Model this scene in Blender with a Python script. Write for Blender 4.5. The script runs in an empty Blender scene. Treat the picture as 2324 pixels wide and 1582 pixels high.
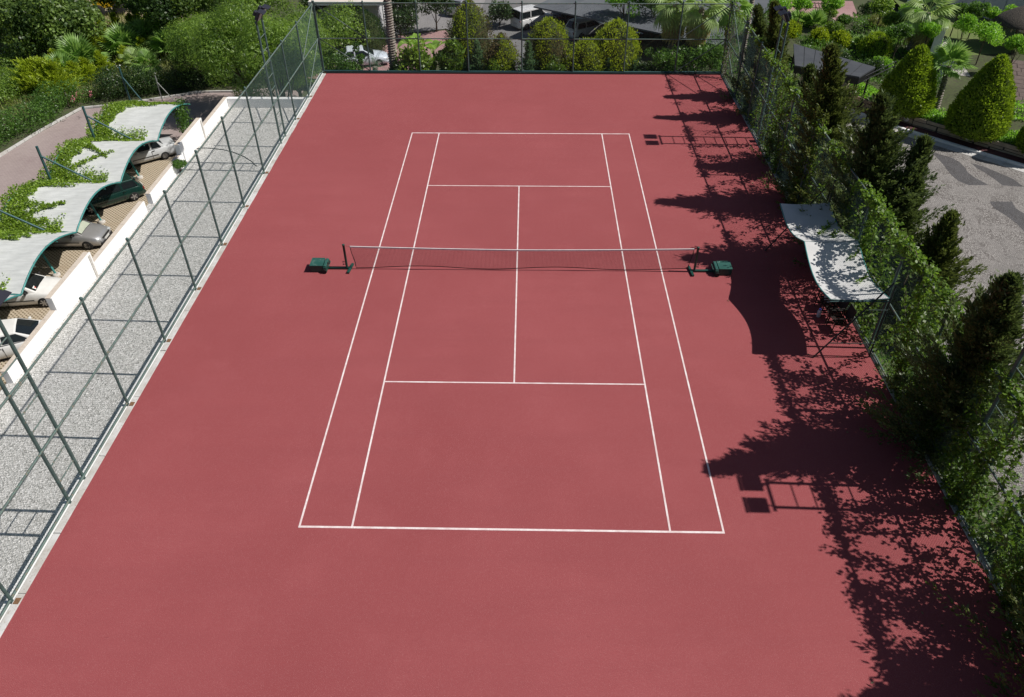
import bpy, bmesh, math, random
import numpy as np
from mathutils import Vector, Matrix
random.seed(7); rng = np.random.default_rng(11)
R = math.radians
SC = bpy.context.scene
COL = SC.collection

# ------------------------------------------------------------------ camera
CAMP = np.array([0.32963545, -23.79911915, 16.48823469])
FPX, PITCH, YAW, ROLL, SHY, WPX, HPX = 1716.133, -0.66348213, -0.02224432, -0.00463541, 85.0, 2324.0, 1582.0
cp, sp, cy, sy, cr, sr = math.cos(PITCH), math.sin(PITCH), math.cos(YAW), math.sin(YAW), math.cos(ROLL), math.sin(ROLL)
FW = np.array([sy*cp, cy*cp, sp]); RT0 = np.array([cy, -sy, 0.0]); UP0 = np.cross(RT0, FW)
RT = RT0*cr + UP0*sr; UP = -RT0*sr + UP0*cr
cam_d = bpy.data.cameras.new('camera'); cam = bpy.data.objects.new('camera', cam_d); COL.objects.link(cam)
cam_d.sensor_width = 36.0; cam_d.lens = 36.0*FPX/WPX; cam_d.shift_y = -SHY/WPX
cam_d.clip_end = 2000; cam_d.clip_start = 0.1
mw = Matrix.Identity(4)
for i in range(3):
    mw[i][0] = RT[i]; mw[i][1] = UP[i]; mw[i][2] = -FW[i]; mw[i][3] = CAMP[i]
cam.matrix_world = mw
SC.camera = cam
# ------------------------------------------------------------------ sky, sun, exposure
SUNV = Vector((1.0, -0.027, 1.2)).normalized()
elev = math.asin(SUNV.z)
wd = bpy.data.worlds.new('World'); SC.world = wd; wd.use_nodes = True
nt = wd.node_tree; bg = nt.nodes['Background']
sk = nt.nodes.new('ShaderNodeTexSky'); sk.sky_type = 'NISHITA'; sk.sun_disc = False
sk.sun_elevation = elev; sk.sun_rotation = math.atan2(SUNV.x, SUNV.y)
nt.links.new(sk.outputs[0], bg.inputs[0]); bg.inputs[1].default_value = 0.05
sl = bpy.data.lights.new('sun', 'SUN'); sl.energy = 5.0; sl.angle = R(0.53); sl.color = (1.0, 0.955, 0.89)
so = bpy.data.objects.new('sun', sl); COL.objects.link(so)
so.rotation_euler = SUNV.to_track_quat('Z', 'Y').to_euler(); so.location = (30, -5, 60)
SC.view_settings.view_transform = 'Standard'; SC.view_settings.look = 'None'
SC.view_settings.gamma = 1.0; SC.view_settings.exposure = 0.0

# ------------------------------------------------------------------ helpers
def ray(u, v):                       # photograph pixel (4000 wide) -> direction
    k = WPX/4000.0
    a = (u*k-WPX/2)/FPX; b = (HPX/2-SHY-v*k)/FPX
    return FW + a*RT + b*UP
def G(u, v, z=0.0):
    d = ray(u, v); return CAMP + d*((z-CAMP[2])/d[2])
def ONX(u, v, x):
    d = ray(u, v); return CAMP + d*((x-CAMP[0])/d[0])
def ONY(u, v, y):
    d = ray(u, v); return CAMP + d*((y-CAMP[1])/d[1])
def ss(x, a, b):
    t = min(1, max(0, (x-a)/(b-a))); return t*t*(3-2*t)
def zg(x, y):                        # natural ground height round the raised court
    z = -7 + 1.0*ss(x, -16, -5)
    z = z + (-3.5-z)*ss(x, 7, 16)
    if y > 20:
        f = ss(x, -14, -11.6)
        zb = -1.3 - 4.7*min(1, max(0, (y-21.6)/6.0))
        z = max(z, z + (zb-z)*f*(1-ss(x, 10, 15)))
    if x > 11 and y < 27:
        f = 1-ss(y, 21, 27)
        zb = -0.75 - 2.75*min(1, max(0, (x-12.4)/3.2))
        z = max(z, z+(zb-z)*f)
    return z

class MB:
    """collects simple shapes into one mesh"""
    def __init__(s): s.v = []; s.f = []; s.sm = []
    def add(s, vs, fs, smooth=False):
        o = len(s.v); s.v += [tuple(p) for p in vs]; s.f += [tuple(i+o for i in f) for f in fs]; s.sm += [smooth]*len(fs); return s
    def box(s, c, d, rz=0.0, M=None):
        x, y, z = d[0]/2, d[1]/2, d[2]/2
        vs = [Vector((i*x, j*y, k*z)) for k in (-1, 1) for j in (-1, 1) for i in (-1, 1)]
        if M is None: M = Matrix.Rotation(rz, 3, 'Z')
        vs = [M @ p + Vector(c) for p in vs]
        return s.add(vs, [(0,2,3,1),(4,5,7,6),(0,1,5,4),(2,6,7,3),(0,4,6,2),(1,3,7,5)])
    def bb(s, a, b):
        a = np.array(a, float); b = np.array(b, float)
        return s.box((a+b)/2, np.abs(b-a))
    def tube(s, pts, r, n=8, cap=True):
        pts = [Vector(p) for p in pts]
        rs = r if hasattr(r, '__len__') else [r]*len(pts)
        rings = []
        for i, p in enumerate(pts):
            d = (pts[min(i+1, len(pts)-1)]-pts[max(i-1, 0)]).normalized()
            ref = Vector((0, 0, 1)) if abs(d.z) < .9 else Vector((1, 0, 0))
            a = d.cross(ref).normalized(); b = d.cross(a).normalized()
            rings.append([p+(a*math.cos(t)+b*math.sin(t))*rs[i] for t in [2*math.pi*k/n for k in range(n)]])
        vs = [q for r_ in rings for q in r_]; fs = []
        for i in range(len(pts)-1):
            for k in range(n):
                fs.append((i*n+k, i*n+(k+1) % n, (i+1)*n+(k+1) % n, (i+1)*n+k))
        s.add(vs, fs, True)
        if cap:
            s.add(rings[0], [tuple(range(n))]); s.add(rings[-1], [tuple(range(n))[::-1]])
        return s
    def lathe(s, prof, c=(0, 0, 0), n=16, axis='Z', smooth=True):
        vs = []; fs = []
        for (r, h) in prof:
            for k in range(n):
                t = 2*math.pi*k/n
                p = (r*math.cos(t), r*math.sin(t), h)
                if axis == 'Y': p = (p[0], p[2], p[1])
                if axis == 'X': p = (p[2], p[0], p[1])
                vs.append((p[0]+c[0], p[1]+c[1], p[2]+c[2]))
        for i in range(len(prof)-1):
            for k in range(n): fs.append((i*n+k, i*n+(k+1) % n, (i+1)*n+(k+1) % n, (i+1)*n+k))
        s.add(vs, fs, smooth)
        m = len(prof)-1
        s.add(vs[:n], [tuple(range(n))[::-1]]); s.add(vs[m*n:], [tuple(range(n))])
        return s
    def prism(s, poly, z0, z1):
        n = len(poly)
        vs = [(p[0], p[1], z0) for p in poly]+[(p[0], p[1], z1) for p in poly]
        return s.add(vs, [tuple(range(n))[::-1], tuple(range(n, 2*n))]+[(i, (i+1) % n, n+(i+1) % n, n+i) for i in range(n)])
    def build(s, name, mat, parent=None, bevel=0):
        me = bpy.data.meshes.new(name); me.from_pydata(s.v, [], s.f); me.update()
        if any(s.sm): me.polygons.foreach_set('use_smooth', s.sm)
        me.materials.append(mat)
        if parent is None or not isinstance(parent, str): pass
        bm = bmesh.new(); bm.from_mesh(me); bmesh.ops.recalc_face_normals(bm, faces=bm.faces)
        if bevel:
            es = [e for e in bm.edges if len(e.link_faces) == 2 and e.calc_face_angle(0) > .6]
            bmesh.ops.bevel(bm, geom=es, offset=bevel, segments=2, affect='EDGES', profile=.5, clamp_overlap=True)
        bm.to_mesh(me); bm.free()
        return link(name, me, parent)
def link(name, data, parent=None):
    o = bpy.data.objects.new(name, data); COL.objects.link(o)
    if parent is not None: o.parent = parent
    return o
def empty(name, loc, rz=0.0):
    o = link(name, None); o.location = loc; o.rotation_euler = (0, 0, rz); o.empty_display_size = .2; return o
def tag(o, label, cat, group=None):
    o['label'] = label; o['category'] = cat
    if group: o['group'] = group
    return o
def struct(o): o['kind'] = 'structure'; return o
def stuff(o): o['kind'] = 'stuff'; return o

# ---- materials
MATS = {}
def newmat(name):
    m = bpy.data.materials.new(name); m.use_nodes = True; MATS[name] = m
    return m, m.node_tree, m.node_tree.nodes['Principled BSDF']
def mixrgb(nt, f, a, b, mode='MIX'):
    n = nt.nodes.new('ShaderNodeMix'); n.data_type = 'RGBA'; n.blend_type = mode
    for sock, val in ((n.inputs[0], f), (n.inputs[6], a), (n.inputs[7], b)):
        if hasattr(val, 'links') or hasattr(val, 'is_linked'): nt.links.new(val, sock)
        elif isinstance(val, (tuple, list)): sock.default_value = (*val[:3], 1)
        else: sock.default_value = val
    return n.outputs[2]
def coord(nt): return nt.nodes.new('ShaderNodeTexCoord').outputs['Object']
def noise(nt, co, scale, detail=4, rough=.55, lo=.35, hi=.65):
    n = nt.nodes.new('ShaderNodeTexNoise'); n.inputs['Scale'].default_value = scale
    n.inputs['Detail'].default_value = detail; n.inputs['Roughness'].default_value = rough
    nt.links.new(co, n.inputs['Vector'])
    m = nt.nodes.new('ShaderNodeMapRange'); m.inputs[1].default_value = lo; m.inputs[2].default_value = hi
    nt.links.new(n.outputs[0], m.inputs[0]); return m.outputs[0]
def bump(nt, p, h, st, dist=.02):
    b = nt.nodes.new('ShaderNodeBump'); b.inputs['Strength'].default_value = st; b.inputs['Distance'].default_value = dist
    nt.links.new(h, b.inputs['Height']); nt.links.new(b.outputs[0], p.inputs['Normal'])
def mat(name, c, r=.6, c2=None, sc=3.0, metal=0.0, spec=.4, bmp=0.0, bsc=40.0, fine=None):
    m, nt, p = newmat(name)
    p.inputs['Roughness'].default_value = r; p.inputs['Metallic'].default_value = metal
    p.inputs['Specular IOR Level'].default_value = spec
    co = coord(nt)
    if c2 is None: c2 = tuple(x*.82 for x in c)
    col = mixrgb(nt, noise(nt, co, sc), c, c2)
    if fine: col = mixrgb(nt, noise(nt, co, fine[0], 2), col, fine[1]) if len(fine) == 2 else mixrgb(nt, noise(nt, co, fine[0], 2, .6, fine[2], fine[3]), col, fine[1])
    nt.links.new(col, p.inputs['Base Color'])
    if bmp: bump(nt, p, noise(nt, co, bsc, 3), bmp)
    return m
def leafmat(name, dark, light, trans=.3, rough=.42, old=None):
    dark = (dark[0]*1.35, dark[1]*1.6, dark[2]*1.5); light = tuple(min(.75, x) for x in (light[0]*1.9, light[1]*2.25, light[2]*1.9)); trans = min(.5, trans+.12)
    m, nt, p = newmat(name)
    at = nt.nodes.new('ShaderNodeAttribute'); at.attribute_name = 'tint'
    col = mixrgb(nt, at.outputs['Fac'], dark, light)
    p.inputs['Roughness'].default_value = rough; p.inputs['Specular IOR Level'].default_value = .45
    nt.links.new(col, p.inputs['Base Color'])
    t = nt.nodes.new('ShaderNodeBsdfTranslucent')
    tc = mixrgb(nt, .5, col, (light[0]*1.3, light[1]*1.3, light[2]*.7)); nt.links.new(tc, t.inputs[0])
    mx = nt.nodes.new('ShaderNodeMixShader'); mx.inputs[0].default_value = trans
    out = nt.nodes['Material Output']
    nt.links.new(p.outputs[0], mx.inputs[1]); nt.links.new(t.outputs[0], mx.inputs[2]); nt.links.new(mx.outputs[0], out.inputs[0])
    return m

# court acrylic
m, nt_, p_ = newmat('court_red'); co = coord(nt_)
c = mixrgb(nt_, noise(nt_, co, .13, 4, .6, .3, .7), (.262, .057, .061), (.330, .081, .087))
c = mixrgb(nt_, noise(nt_, co, .55, 5, .7, .5, .95), c, (.345, .092, .098))
mpc = nt_.nodes.new('ShaderNodeMapping'); mpc.inputs['Scale'].default_value = (.25, 2.2, 1); nt_.links.new(co, mpc.inputs[0])
c = mixrgb(nt_, noise(nt_, mpc.outputs[0], .7, 5, .6, .45, 1.0), c, (.255, .058, .064))
c = mixrgb(nt_, noise(nt_, co, 1.7, 6, .65, .55, 1.05), c, (.255, .058, .064))
c = mixrgb(nt_, noise(nt_, co, 9, 2, .5, .70, .78), c, (.24, .056, .062))
c = mixrgb(nt_, noise(nt_, co, 38, 2, .6, .35, .75), c, (.25, .058, .064))
c = mixrgb(nt_, noise(nt_, co, 90, 1, .5, .66, .72), c, (.55, .28, .27))
nt_.links.new(c, p_.inputs['Base Color']); p_.inputs['Roughness'].default_value = .85; p_.inputs['Specular IOR Level'].default_value = .25
bump(nt_, p_, noise(nt_, co, 45, 3), .25, .01)
MATS['line'] = mat('line_paint', (.80, .74, .74), .75, (.66, .52, .52), 3.5, fine=(45, (.55, .34, .35), .50, .80))
mat('concrete', (.50, .47, .43), .85, (.36, .33, .30), 2.2, bmp=.3, fine=(14, (.58, .56, .53)))
mat('kerb_concrete', (.58, .58, .58), .85, (.42, .40, .37), 1.6, fine=(25, (.30, .26, .22), .58, .72))
mat('white_plaster', (.86, .86, .855), .85, (.80, .80, .79), 1.1, bmp=.05)
mat('coping_stone', (.56, .48, .40), .8, (.44, .37, .31), 4, fine=(30, (.62, .55, .47)))
mat('fence_green', (.085, .15, .14), .5, (.055, .10, .095), 6, metal=.2, fine=(18, (.16, .13, .09), .62, .78))
mat('fence_rail', (.13, .19, .17), .55, (.09, .13, .12), 5, metal=.2, fine=(11, (.22, .17, .11), .55, .75))
mat('wire', (.13, .22, .20), .5, metal=.2)
mat('teal_steel', (.06, .27, .26), .45, (.05, .20, .19), 5, metal=.1)
mat('dark_teal', (.035, .10, .105), .45, (.03, .075, .08), 5, metal=.1)
mat('pole_dark', (.014, .034, .034), .5)
mat('far_dark', (.018, .03, .03), .5)
mat('rust', (.23, .12, .06), .9, (.12, .07, .04), 30)
mat('galv', (.38, .39, .38), .5, (.28, .29, .28), 8, metal=.5)
mat('black_metal', (.014, .014, .016), .5)
mat('lamp_housing', (.035, .035, .05), .45, metal=.3)
mat('lamp_glass', (.42, .45, .48), .12, spec=.8)
mat('net_black', (.016, .016, .018), .8)
mat('net_tape', (.80, .78, .78), .75)
mat('net_green', (.010, .050, .040), .42, (.013, .065, .052), 5)
mat('box_lid', (.018, .080, .066), .5, (.03, .105, .088), 4, fine=(7, (.24, .30, .26), .60, .80))
mat('shade_cloth', (.60, .60, .60), .9, (.52, .52, .525), 1.0, bmp=.12, bsc=6)
m, nt_, p_ = newmat('carport_cloth'); co = coord(nt_)
mpc = nt_.nodes.new('ShaderNodeMapping'); mpc.inputs['Scale'].default_value = (.35, 3.0, 1); nt_.links.new(co, mpc.inputs[0])
c = mixrgb(nt_, noise(nt_, mpc.outputs[0], 2.2, 5, .65, .35, .75), (.60, .62, .61), (.45, .465, .455))
c = mixrgb(nt_, noise(nt_, co, .7, 4, .6, .5, .9), c, (.40, .415, .40))
nt_.links.new(c, p_.inputs['Base Color']); p_.inputs['Roughness'].default_value = .9; bump(nt_, p_, noise(nt_, mpc.outputs[0], 4, 4), .3, .03)
mat('dark_cloth', (.115, .125, .14), .9, (.09, .10, .115), .7)
mat('pavilion_roof', (.045, .05, .06), .7, (.06, .065, .075), 1.2)
mat('asphalt', (.16, .155, .16), .95, (.12, .12, .125), .8, fine=(30, (.2, .2, .2)))
mat('far_concrete', (.27, .26, .26), .9, (.20, .195, .20), .4, fine=(3, (.23, .22, .22)))
mat('dark_brick', (.11, .04, .045), .9, (.08, .03, .035), 9)
mat('soil', (.085, .07, .045), .95, (.05, .055, .03), .6, fine=(4, (.06, .085, .03)))
mat('sand', (.36, .28, .21), .95, (.27, .2, .14), .5, fine=(3, (.16, .16, .07)))
mat('lawn', (.12, .17, .045), .95, (.20, .22, .08), .7, fine=(20, (.08, .12, .03)))
mat('bed_soil', (.035, .040, .018), .95, (.055, .05, .03), .8, fine=(6, (.06, .08, .025)))
mat('stone', (.52, .43, .33), .85, (.38, .31, .235), 2.5, bmp=.3, bsc=12)
mat('slab_stone', (.135, .10, .088), .8, (.095, .07, .062), 3, bmp=.3, bsc=9)
mat('mortar', (.10, .09, .08), .95)
mat('bark', (.12, .09, .065), .95, (.06, .045, .035), 7, bmp=.6, bsc=18)
mat('palm_bark', (.33, .295, .265), .95, (.15, .13, .11), 9, bmp=.8, bsc=14)
mat('stem', (.16, .13, .09), .9)
mat('roof_tile', (.52, .36, .27), .85, (.62, .50, .42), 2)
mat('awning', (.66, .60, .54), .85, (.56, .50, .44), 1.5)
mat('wall_pale', (.60, .60, .62), .85, (.52, .53, .56), 1)
mat('thatch', (.10, .085, .07), .95, (.05, .045, .04), 10, bmp=.8, bsc=25)
mat('yellow_paint', (.62, .40, .015), .5, (.5, .3, .01), 4)
mat('tyre', (.013, .013, .014), .85)
mat('rim', (.50, .50, .51), .35, metal=.7)
mat('rim_dark', (.20, .20, .21), .4, metal=.6)
mat('glass', (.012, .016, .018), .06, spec=.7)
mat('under', (.008, .008, .008), .9)
mat('plastic', (.025, .025, .027), .6)
mat('headlamp', (.55, .58, .60), .1, spec=.8)
mat('taillamp', (.30, .012, .012), .2, spec=.7)
mat('plate', (.62, .62, .60), .6)
mat('sunshade', (.42, .46, .38), .5, (.36, .40, .32), 6)
mat('paper', (.75, .75, .73), .8)
mat('red_print', (.5, .05, .03), .7)
mat('bag_white', (.55, .55, .58), .6, (.36, .36, .38), 9)
mat('bottle_blue', (.10, .12, .55), .35)
mat('bottle_clear', (.50, .53, .58), .2)
mat('chair_dark', (.016, .013, .012), .6)
mat('curve_black', (.012, .014, .02), .6)
mat('cushion', (.30, .29, .26), .9)
def paint(name, c, r=.28, metal=0.0):
    m, nt, p = newmat(name); p.inputs['Base Color'].default_value = (*c, 1); p.inputs['Roughness'].default_value = r
    p.inputs['Metallic'].default_value = metal; p.inputs['Coat Weight'].default_value = .5; p.inputs['Coat Roughness'].default_value = .05
    co = coord(nt); nt.links.new(mixrgb(nt, noise(nt, co, 2.5, 4), c, tuple(x*.88 for x in c)), p.inputs['Base Color'])
    return m
paint('car_silver', (.44, .44, .45), .32, .55); paint('car_white', (.76, .76, .75)); paint('car_green', (.010, .045, .036), .22, .3)
paint('car_oldwhite', (.56, .58, .60), .42); paint('car_ice', (.62, .68, .76)); paint('car_black', (.010, .011, .013), .2); paint('car_van', (.70, .70, .71), .35)
# gravel
m, nt_, p_ = newmat('gravel'); co = coord(nt_)
vo = nt_.nodes.new('ShaderNodeTexVoronoi'); vo.inputs['Scale'].default_value = 22; nt_.links.new(co, vo.inputs['Vector'])
sepc = nt_.nodes.new('ShaderNodeSeparateColor'); nt_.links.new(vo.outputs['Color'], sepc.inputs[0])
cr_ = nt_.nodes.new('ShaderNodeValToRGB'); e = cr_.color_ramp.elements
e[0].position = 0; e[0].color = (.20, .195, .185, 1); e[1].position = 1; e[1].color = (.78, .77, .75, 1)
for pos, cc in ((.16, (.38, .37, .35, 1)), (.45, (.53, .52, .50, 1)), (.7, (.62, .61, .595, 1))):
    q = e.new(pos); q.color = cc
nt_.links.new(sepc.outputs[0], cr_.inputs[0])
c = mixrgb(nt_, noise(nt_, co, 7, 4, .7, .45, .75), cr_.outputs[0], (.46, .45, .43))
nt_.links.new(c, p_.inputs['Base Color']); p_.inputs['Roughness'].default_value = .9
bump(nt_, p_, vo.outputs['Distance'], .8, .03)
# pavings
def brickmat(name, c1, c2, mortar, bw, bh, rot=0, msz=.012, n2=None, off=.5):
    m, nt, p = newmat(name); co = coord(nt)
    mp = nt.nodes.new('ShaderNodeMapping'); mp.inputs['Rotation'].default_value[2] = rot; nt.links.new(co, mp.inputs[0])
    b = nt.nodes.new('ShaderNodeTexBrick'); b.inputs['Scale'].default_value = 1; b.inputs['Brick Width'].default_value = bw; b.inputs['Row Height'].default_value = bh
    b.inputs['Mortar Size'].default_value = msz; b.offset = off
    for i, cc in ((1, c1), (2, c2), (3, mortar)): b.inputs[i].default_value = (*cc, 1)
    nt.links.new(mp.outputs[0], b.inputs[0])
    col = mixrgb(nt, noise(nt, co, .35, 4, .6), b.outputs[0], n2 or c2)
    f = nt.nodes.new('ShaderNodeMath'); f.operation = 'MULTIPLY'; f.inputs[1].default_value = .45
    nz = noise(nt, co, .25, 5, .6); nt.links.new(nz, f.inputs[0])
    col = mixrgb(nt, f.outputs[0], b.outputs[0], n2 or c2)
    nt.links.new(col, p.inputs['Base Color']); p.inputs['Roughness'].default_value = .9
    bump(nt, p, b.outputs[1], -.4, .01)
    return m
brickmat('lot_brick', (.33, .26, .25), (.28, .215, .21), (.20, .165, .16), .24, .13, 0, .012, (.40, .34, .32))
brickmat('red_paving', (.36, .20, .20), (.30, .165, .165), (.22, .14, .14), .24, .13, .6, .012, (.42, .30, .28))
brickmat('path_stone', (.40, .37, .36), (.33, .31, .31), (.25, .22, .21), .5, .3, .3, .015, (.45, .42, .40))
m, nt_, p_ = newmat('grass_paver'); co = coord(nt_)
br = nt_.nodes.new('ShaderNodeTexBrick'); br.inputs['Scale'].default_value = 1; br.inputs['Brick Width'].default_value = .19; br.inputs['Row Height'].default_value = .15
br.inputs['Mortar Size'].default_value = .042; br.offset = .5; br.inputs['Mortar Smooth'].default_value = .2
mp = nt_.nodes.new('ShaderNodeMapping'); mp.inputs['Rotation'].default_value[2] = R(38); nt_.links.new(co, mp.inputs[0]); nt_.links.new(mp.outputs[0], br.inputs[0])
for i, cc in ((1, (.17, .125, .075)), (2, (.12, .10, .055)), (3, (.44, .37, .28))): br.inputs[i].default_value = (*cc, 1)
c = mixrgb(nt_, noise(nt_, co, 1.1, 4, .6, .52, .75), br.outputs[0], (.34, .27, .19))
c = mixrgb(nt_, noise(nt_, co, .9, 4, .6, .66, .74), c, (.09, .11, .035))
nt_.links.new(c, p_.inputs['Base Color']); p_.inputs['Roughness'].default_value = .95; bump(nt_, p_, br.outputs[1], .5, .03)
def cobble(name, c1, c2, joint, sc):
    m, nt, p = newmat(name); co = coord(nt)
    nz = nt.nodes.new('ShaderNodeTexNoise'); nz.inputs['Scale'].default_value = .35; nt.links.new(co, nz.inputs['Vector'])
    ad = mixrgb(nt, .55, co, nz.outputs['Color'], 'ADD')
    v1 = nt.nodes.new('ShaderNodeTexVoronoi'); v1.inputs['Scale'].default_value = sc; v1.inputs['Randomness'].default_value = .62; nt.links.new(ad, v1.inputs['Vector'])
    v2 = nt.nodes.new('ShaderNodeTexVoronoi'); v2.feature = 'DISTANCE_TO_EDGE'; v2.inputs['Scale'].default_value = sc; v2.inputs['Randomness'].default_value = .62; nt.links.new(ad, v2.inputs['Vector'])
    s_ = nt.nodes.new('ShaderNodeSeparateColor'); nt.links.new(v1.outputs['Color'], s_.inputs[0])
    col = mixrgb(nt, s_.outputs[0], c1, c2)
    mr = nt.nodes.new('ShaderNodeMapRange'); mr.inputs[1].default_value = .03; mr.inputs[2].default_value = .14; nt.links.new(v2.outputs[0], mr.inputs[0])
    col = mixrgb(nt, mr.outputs[0], joint, col)
    col = mixrgb(nt, noise(nt, co, .5, 5, .6, .5, .8), col, tuple(x*.8 for x in c2))
    nt.links.new(col, p.inputs['Base Color']); p.inputs['Roughness'].default_value = .85; bump(nt, p, mr.outputs[0], .7, .02)
    return m
cobble('cobble', (.33, .31, .295), (.235, .22, .21), (.10, .088, .082), 11)
cobble('cobble_dark', (.115, .11, .115), (.085, .083, .088), (.055, .05, .05), 11)
# leaves
leafmat('lf_cypress', (.026, .036, .013), (.095, .100, .032), .22)
leafmat('lf_cypress2', (.024, .036, .016), (.080, .092, .037), .22)
leafmat('lf_gold', (.058, .085, .012), (.27, .28, .024), .3)
leafmat('lf_topiary', (.045, .085, .010), (.20, .235, .020), .28)
leafmat('lf_lime', (.075, .14, .018), (.20, .31, .040), .35)
leafmat('lf_vine', (.024, .044, .009), (.112, .160, .024), .36)
leafmat('lf_vine2', (.050, .082, .012), (.18, .225, .03), .3)
leafmat('lf_oak', (.030, .050, .015), (.14, .175, .046), .28)
leafmat('lf_pepper', (.038, .066, .015), (.185, .235, .045), .36)
leafmat('lf_hedge', (.028, .055, .014), (.09, .15, .028), .3)
leafmat('lf_dark', (.012, .024, .010), (.042, .066, .018), .25)
leafmat('lf_spruce', (.035, .065, .045), (.11, .16, .10), .25)
leafmat('lf_brown', (.045, .032, .022), (.14, .10, .065), .25)
leafmat('lf_palm', (.04, .075, .022), (.17, .23, .07), .3, .4)
leafmat('lf_palmpale', (.075, .10, .04), (.25, .28, .13), .3, .4)
leafmat('lf_deadpalm', (.12, .075, .04), (.33, .24, .14), .3)
leafmat('lf_banana', (.06, .11, .02), (.22, .30, .06), .45, .4)
leafmat('lf_grass', (.06, .075, .022), (.21, .19, .085), .35)
leafmat('lf_flower', (.7, .7, .66), (.8, .8, .78), .2)
leafmat('lf_pink', (.5, .08, .15), (.6, .15, .2), .2)
leafmat('lf_agave', (.05, .08, .055), (.10, .14, .10), .15)

# ---- leaf meshes
def unit(a): return a/np.maximum(np.linalg.norm(a, axis=1, keepdims=True), 1e-9)
def runit(n): return unit(rng.normal(size=(n, 3)))
class LF:
    def __init__(s): s.V = []; s.T = []
    def add(s, P, D, N, L, W, T):
        n = len(P); D = unit(D); S = unit(np.cross(D, N+rng.normal(size=(n, 3))*.02))
        Nn = np.cross(S, D)
        L = np.broadcast_to(np.asarray(L, float), (n,))[:, None]; W = np.broadcast_to(np.asarray(W, float), (n,))[:, None]
        mid = P+D*L*.45-Nn*W*.12
        V = np.stack([P, mid+S*W*.5, P+D*L, mid-S*W*.5], 1).reshape(-1, 3)
        s.V.append(V); s.T.append(np.clip(np.broadcast_to(np.asarray(T, float), (n,)), 0, 1))
    def build(s, name, mt, parent=None):
        V = np.concatenate(s.V); T = np.concatenate(s.T); n = len(T)
        me = bpy.data.meshes.new(name)
        me.vertices.add(4*n); me.vertices.foreach_set('co', V.astype(np.float32).ravel())
        me.loops.add(4*n); me.loops.foreach_set('vertex_index', np.arange(4*n, dtype=np.int32))
        me.polygons.add(n); me.polygons.foreach_set('loop_start', np.arange(0, 4*n, 4, dtype=np.int32))
        try: me.polygons.foreach_set('loop_total', np.full(n, 4, dtype=np.int32))
        except Exception: pass
        a = me.attributes.new('tint', 'FLOAT', 'FACE'); a.data.foreach_set('value', T.astype(np.float32))
        me.update(calc_edges=True); me.validate()
        me.materials.append(MATS[mt])
        return link(name, me, parent)

def trunk(parent, h, r, lean=(0, 0), mt='bark', limbs=(), z0=-.3):
    b = MB(); n = 5
    pts = [(lean[0]*(i/n)**1.5+random.uniform(-.3, .3)*r*(i > 0), lean[1]*(i/n)**1.5+random.uniform(-.3, .3)*r*(i > 0), z0+(h-z0)*i/n) for i in range(n+1)]
    b.tube(pts, [r*(1-.55*i/n) for i in range(n+1)], 8)
    for q in limbs:
        k = random.randint(2, n); s_ = Vector(pts[k]); e_ = Vector(q)
        mid = (s_+e_)/2+Vector((0, 0, -.1*(e_-s_).length))
        b.tube([s_, mid, e_], [r*.4, r*.25, r*.1], 6)
    return b.build('trunk', MATS[mt], parent)

def conifer(loc, h, rad, label, nb=230, per=60, mt='lf_cypress', lean=(0, 0), low=.02, pw=.75, leaf=(.13, .24), group=None, name='cypress_tree', spread=1.0, seed=0):
    global rng
    rng = np.random.default_rng(100+seed); random.seed(100+seed)
    e = empty(name, loc); tag(e, label, 'tree', group)
    trunk(e, h*.93, max(.06, h*.014), lean)
    lf = LF()
    t = low+(1-low)*rng.random(nb)**1.05
    az = rng.random(nb)*2*np.pi
    prof = np.minimum(1, (t/.16)**.5)*(1-t)**pw
    ln = rad*prof*(.45+.80*rng.random(nb)**1.2)*(1+.25*np.sin(az*2+t*7+seed))*spread*1.18+.07+.13*(1-t)
    el = R(16)+R(46)*t**1.3+rng.normal(size=nb)*.17
    dr = np.stack([np.cos(az)*np.cos(el), np.sin(az)*np.cos(el), np.sin(el)], 1)
    base = np.stack([lean[0]*t**1.5, lean[1]*t**1.5, t*h*.97-ln*np.sin(el)*.5], 1); base[:, 2] = np.maximum(base[:, 2], .02*h)
    tb = rng.random(nb)
    n = nb*per; bi = np.repeat(np.arange(nb), per); s_ = rng.random(n)**.8
    side = unit(np.cross(dr, np.array([0, 0, 1.]))); wdt = (.20*rad**.5)*(1.05-s_)*(.5+ln[bi]*.5/max(rad, .1))
    sg = rng.normal(size=n)
    P = base[bi]+dr[bi]*(ln[bi]*s_)[:, None]+side[bi]*(sg*wdt)[:, None]+np.array([0, 0, 1.])*(.16*ln[bi]*s_**2+rng.normal(size=n)*.045)[:, None]
    D = dr[bi]*1.0+side[bi]*(np.sign(sg)*.55)[:, None]+rng.normal(size=(n, 3))*.30+np.array([0, 0, .30])
    L = leaf[0]+(leaf[1]-leaf[0])*rng.random(n)
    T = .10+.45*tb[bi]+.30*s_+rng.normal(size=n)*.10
    lf.add(P, D, np.array([0, 0, 1.])+rng.normal(size=(n, 3))*.6, L, L*.34, T)
    k = 26; tt = rng.random(k)
    lf.add(np.stack([lean[0]+rng.normal(size=k)*.03*(1.2-tt), lean[1]+rng.normal(size=k)*.03*(1.2-tt), h*(.9+.1*tt)-.05], 1), np.stack([rng.normal(size=k)*.22, rng.normal(size=k)*.22, np.ones(k)], 1), runit(k), .15, .035, .6)
    lf.build('crown', mt, e)
    return e

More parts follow.
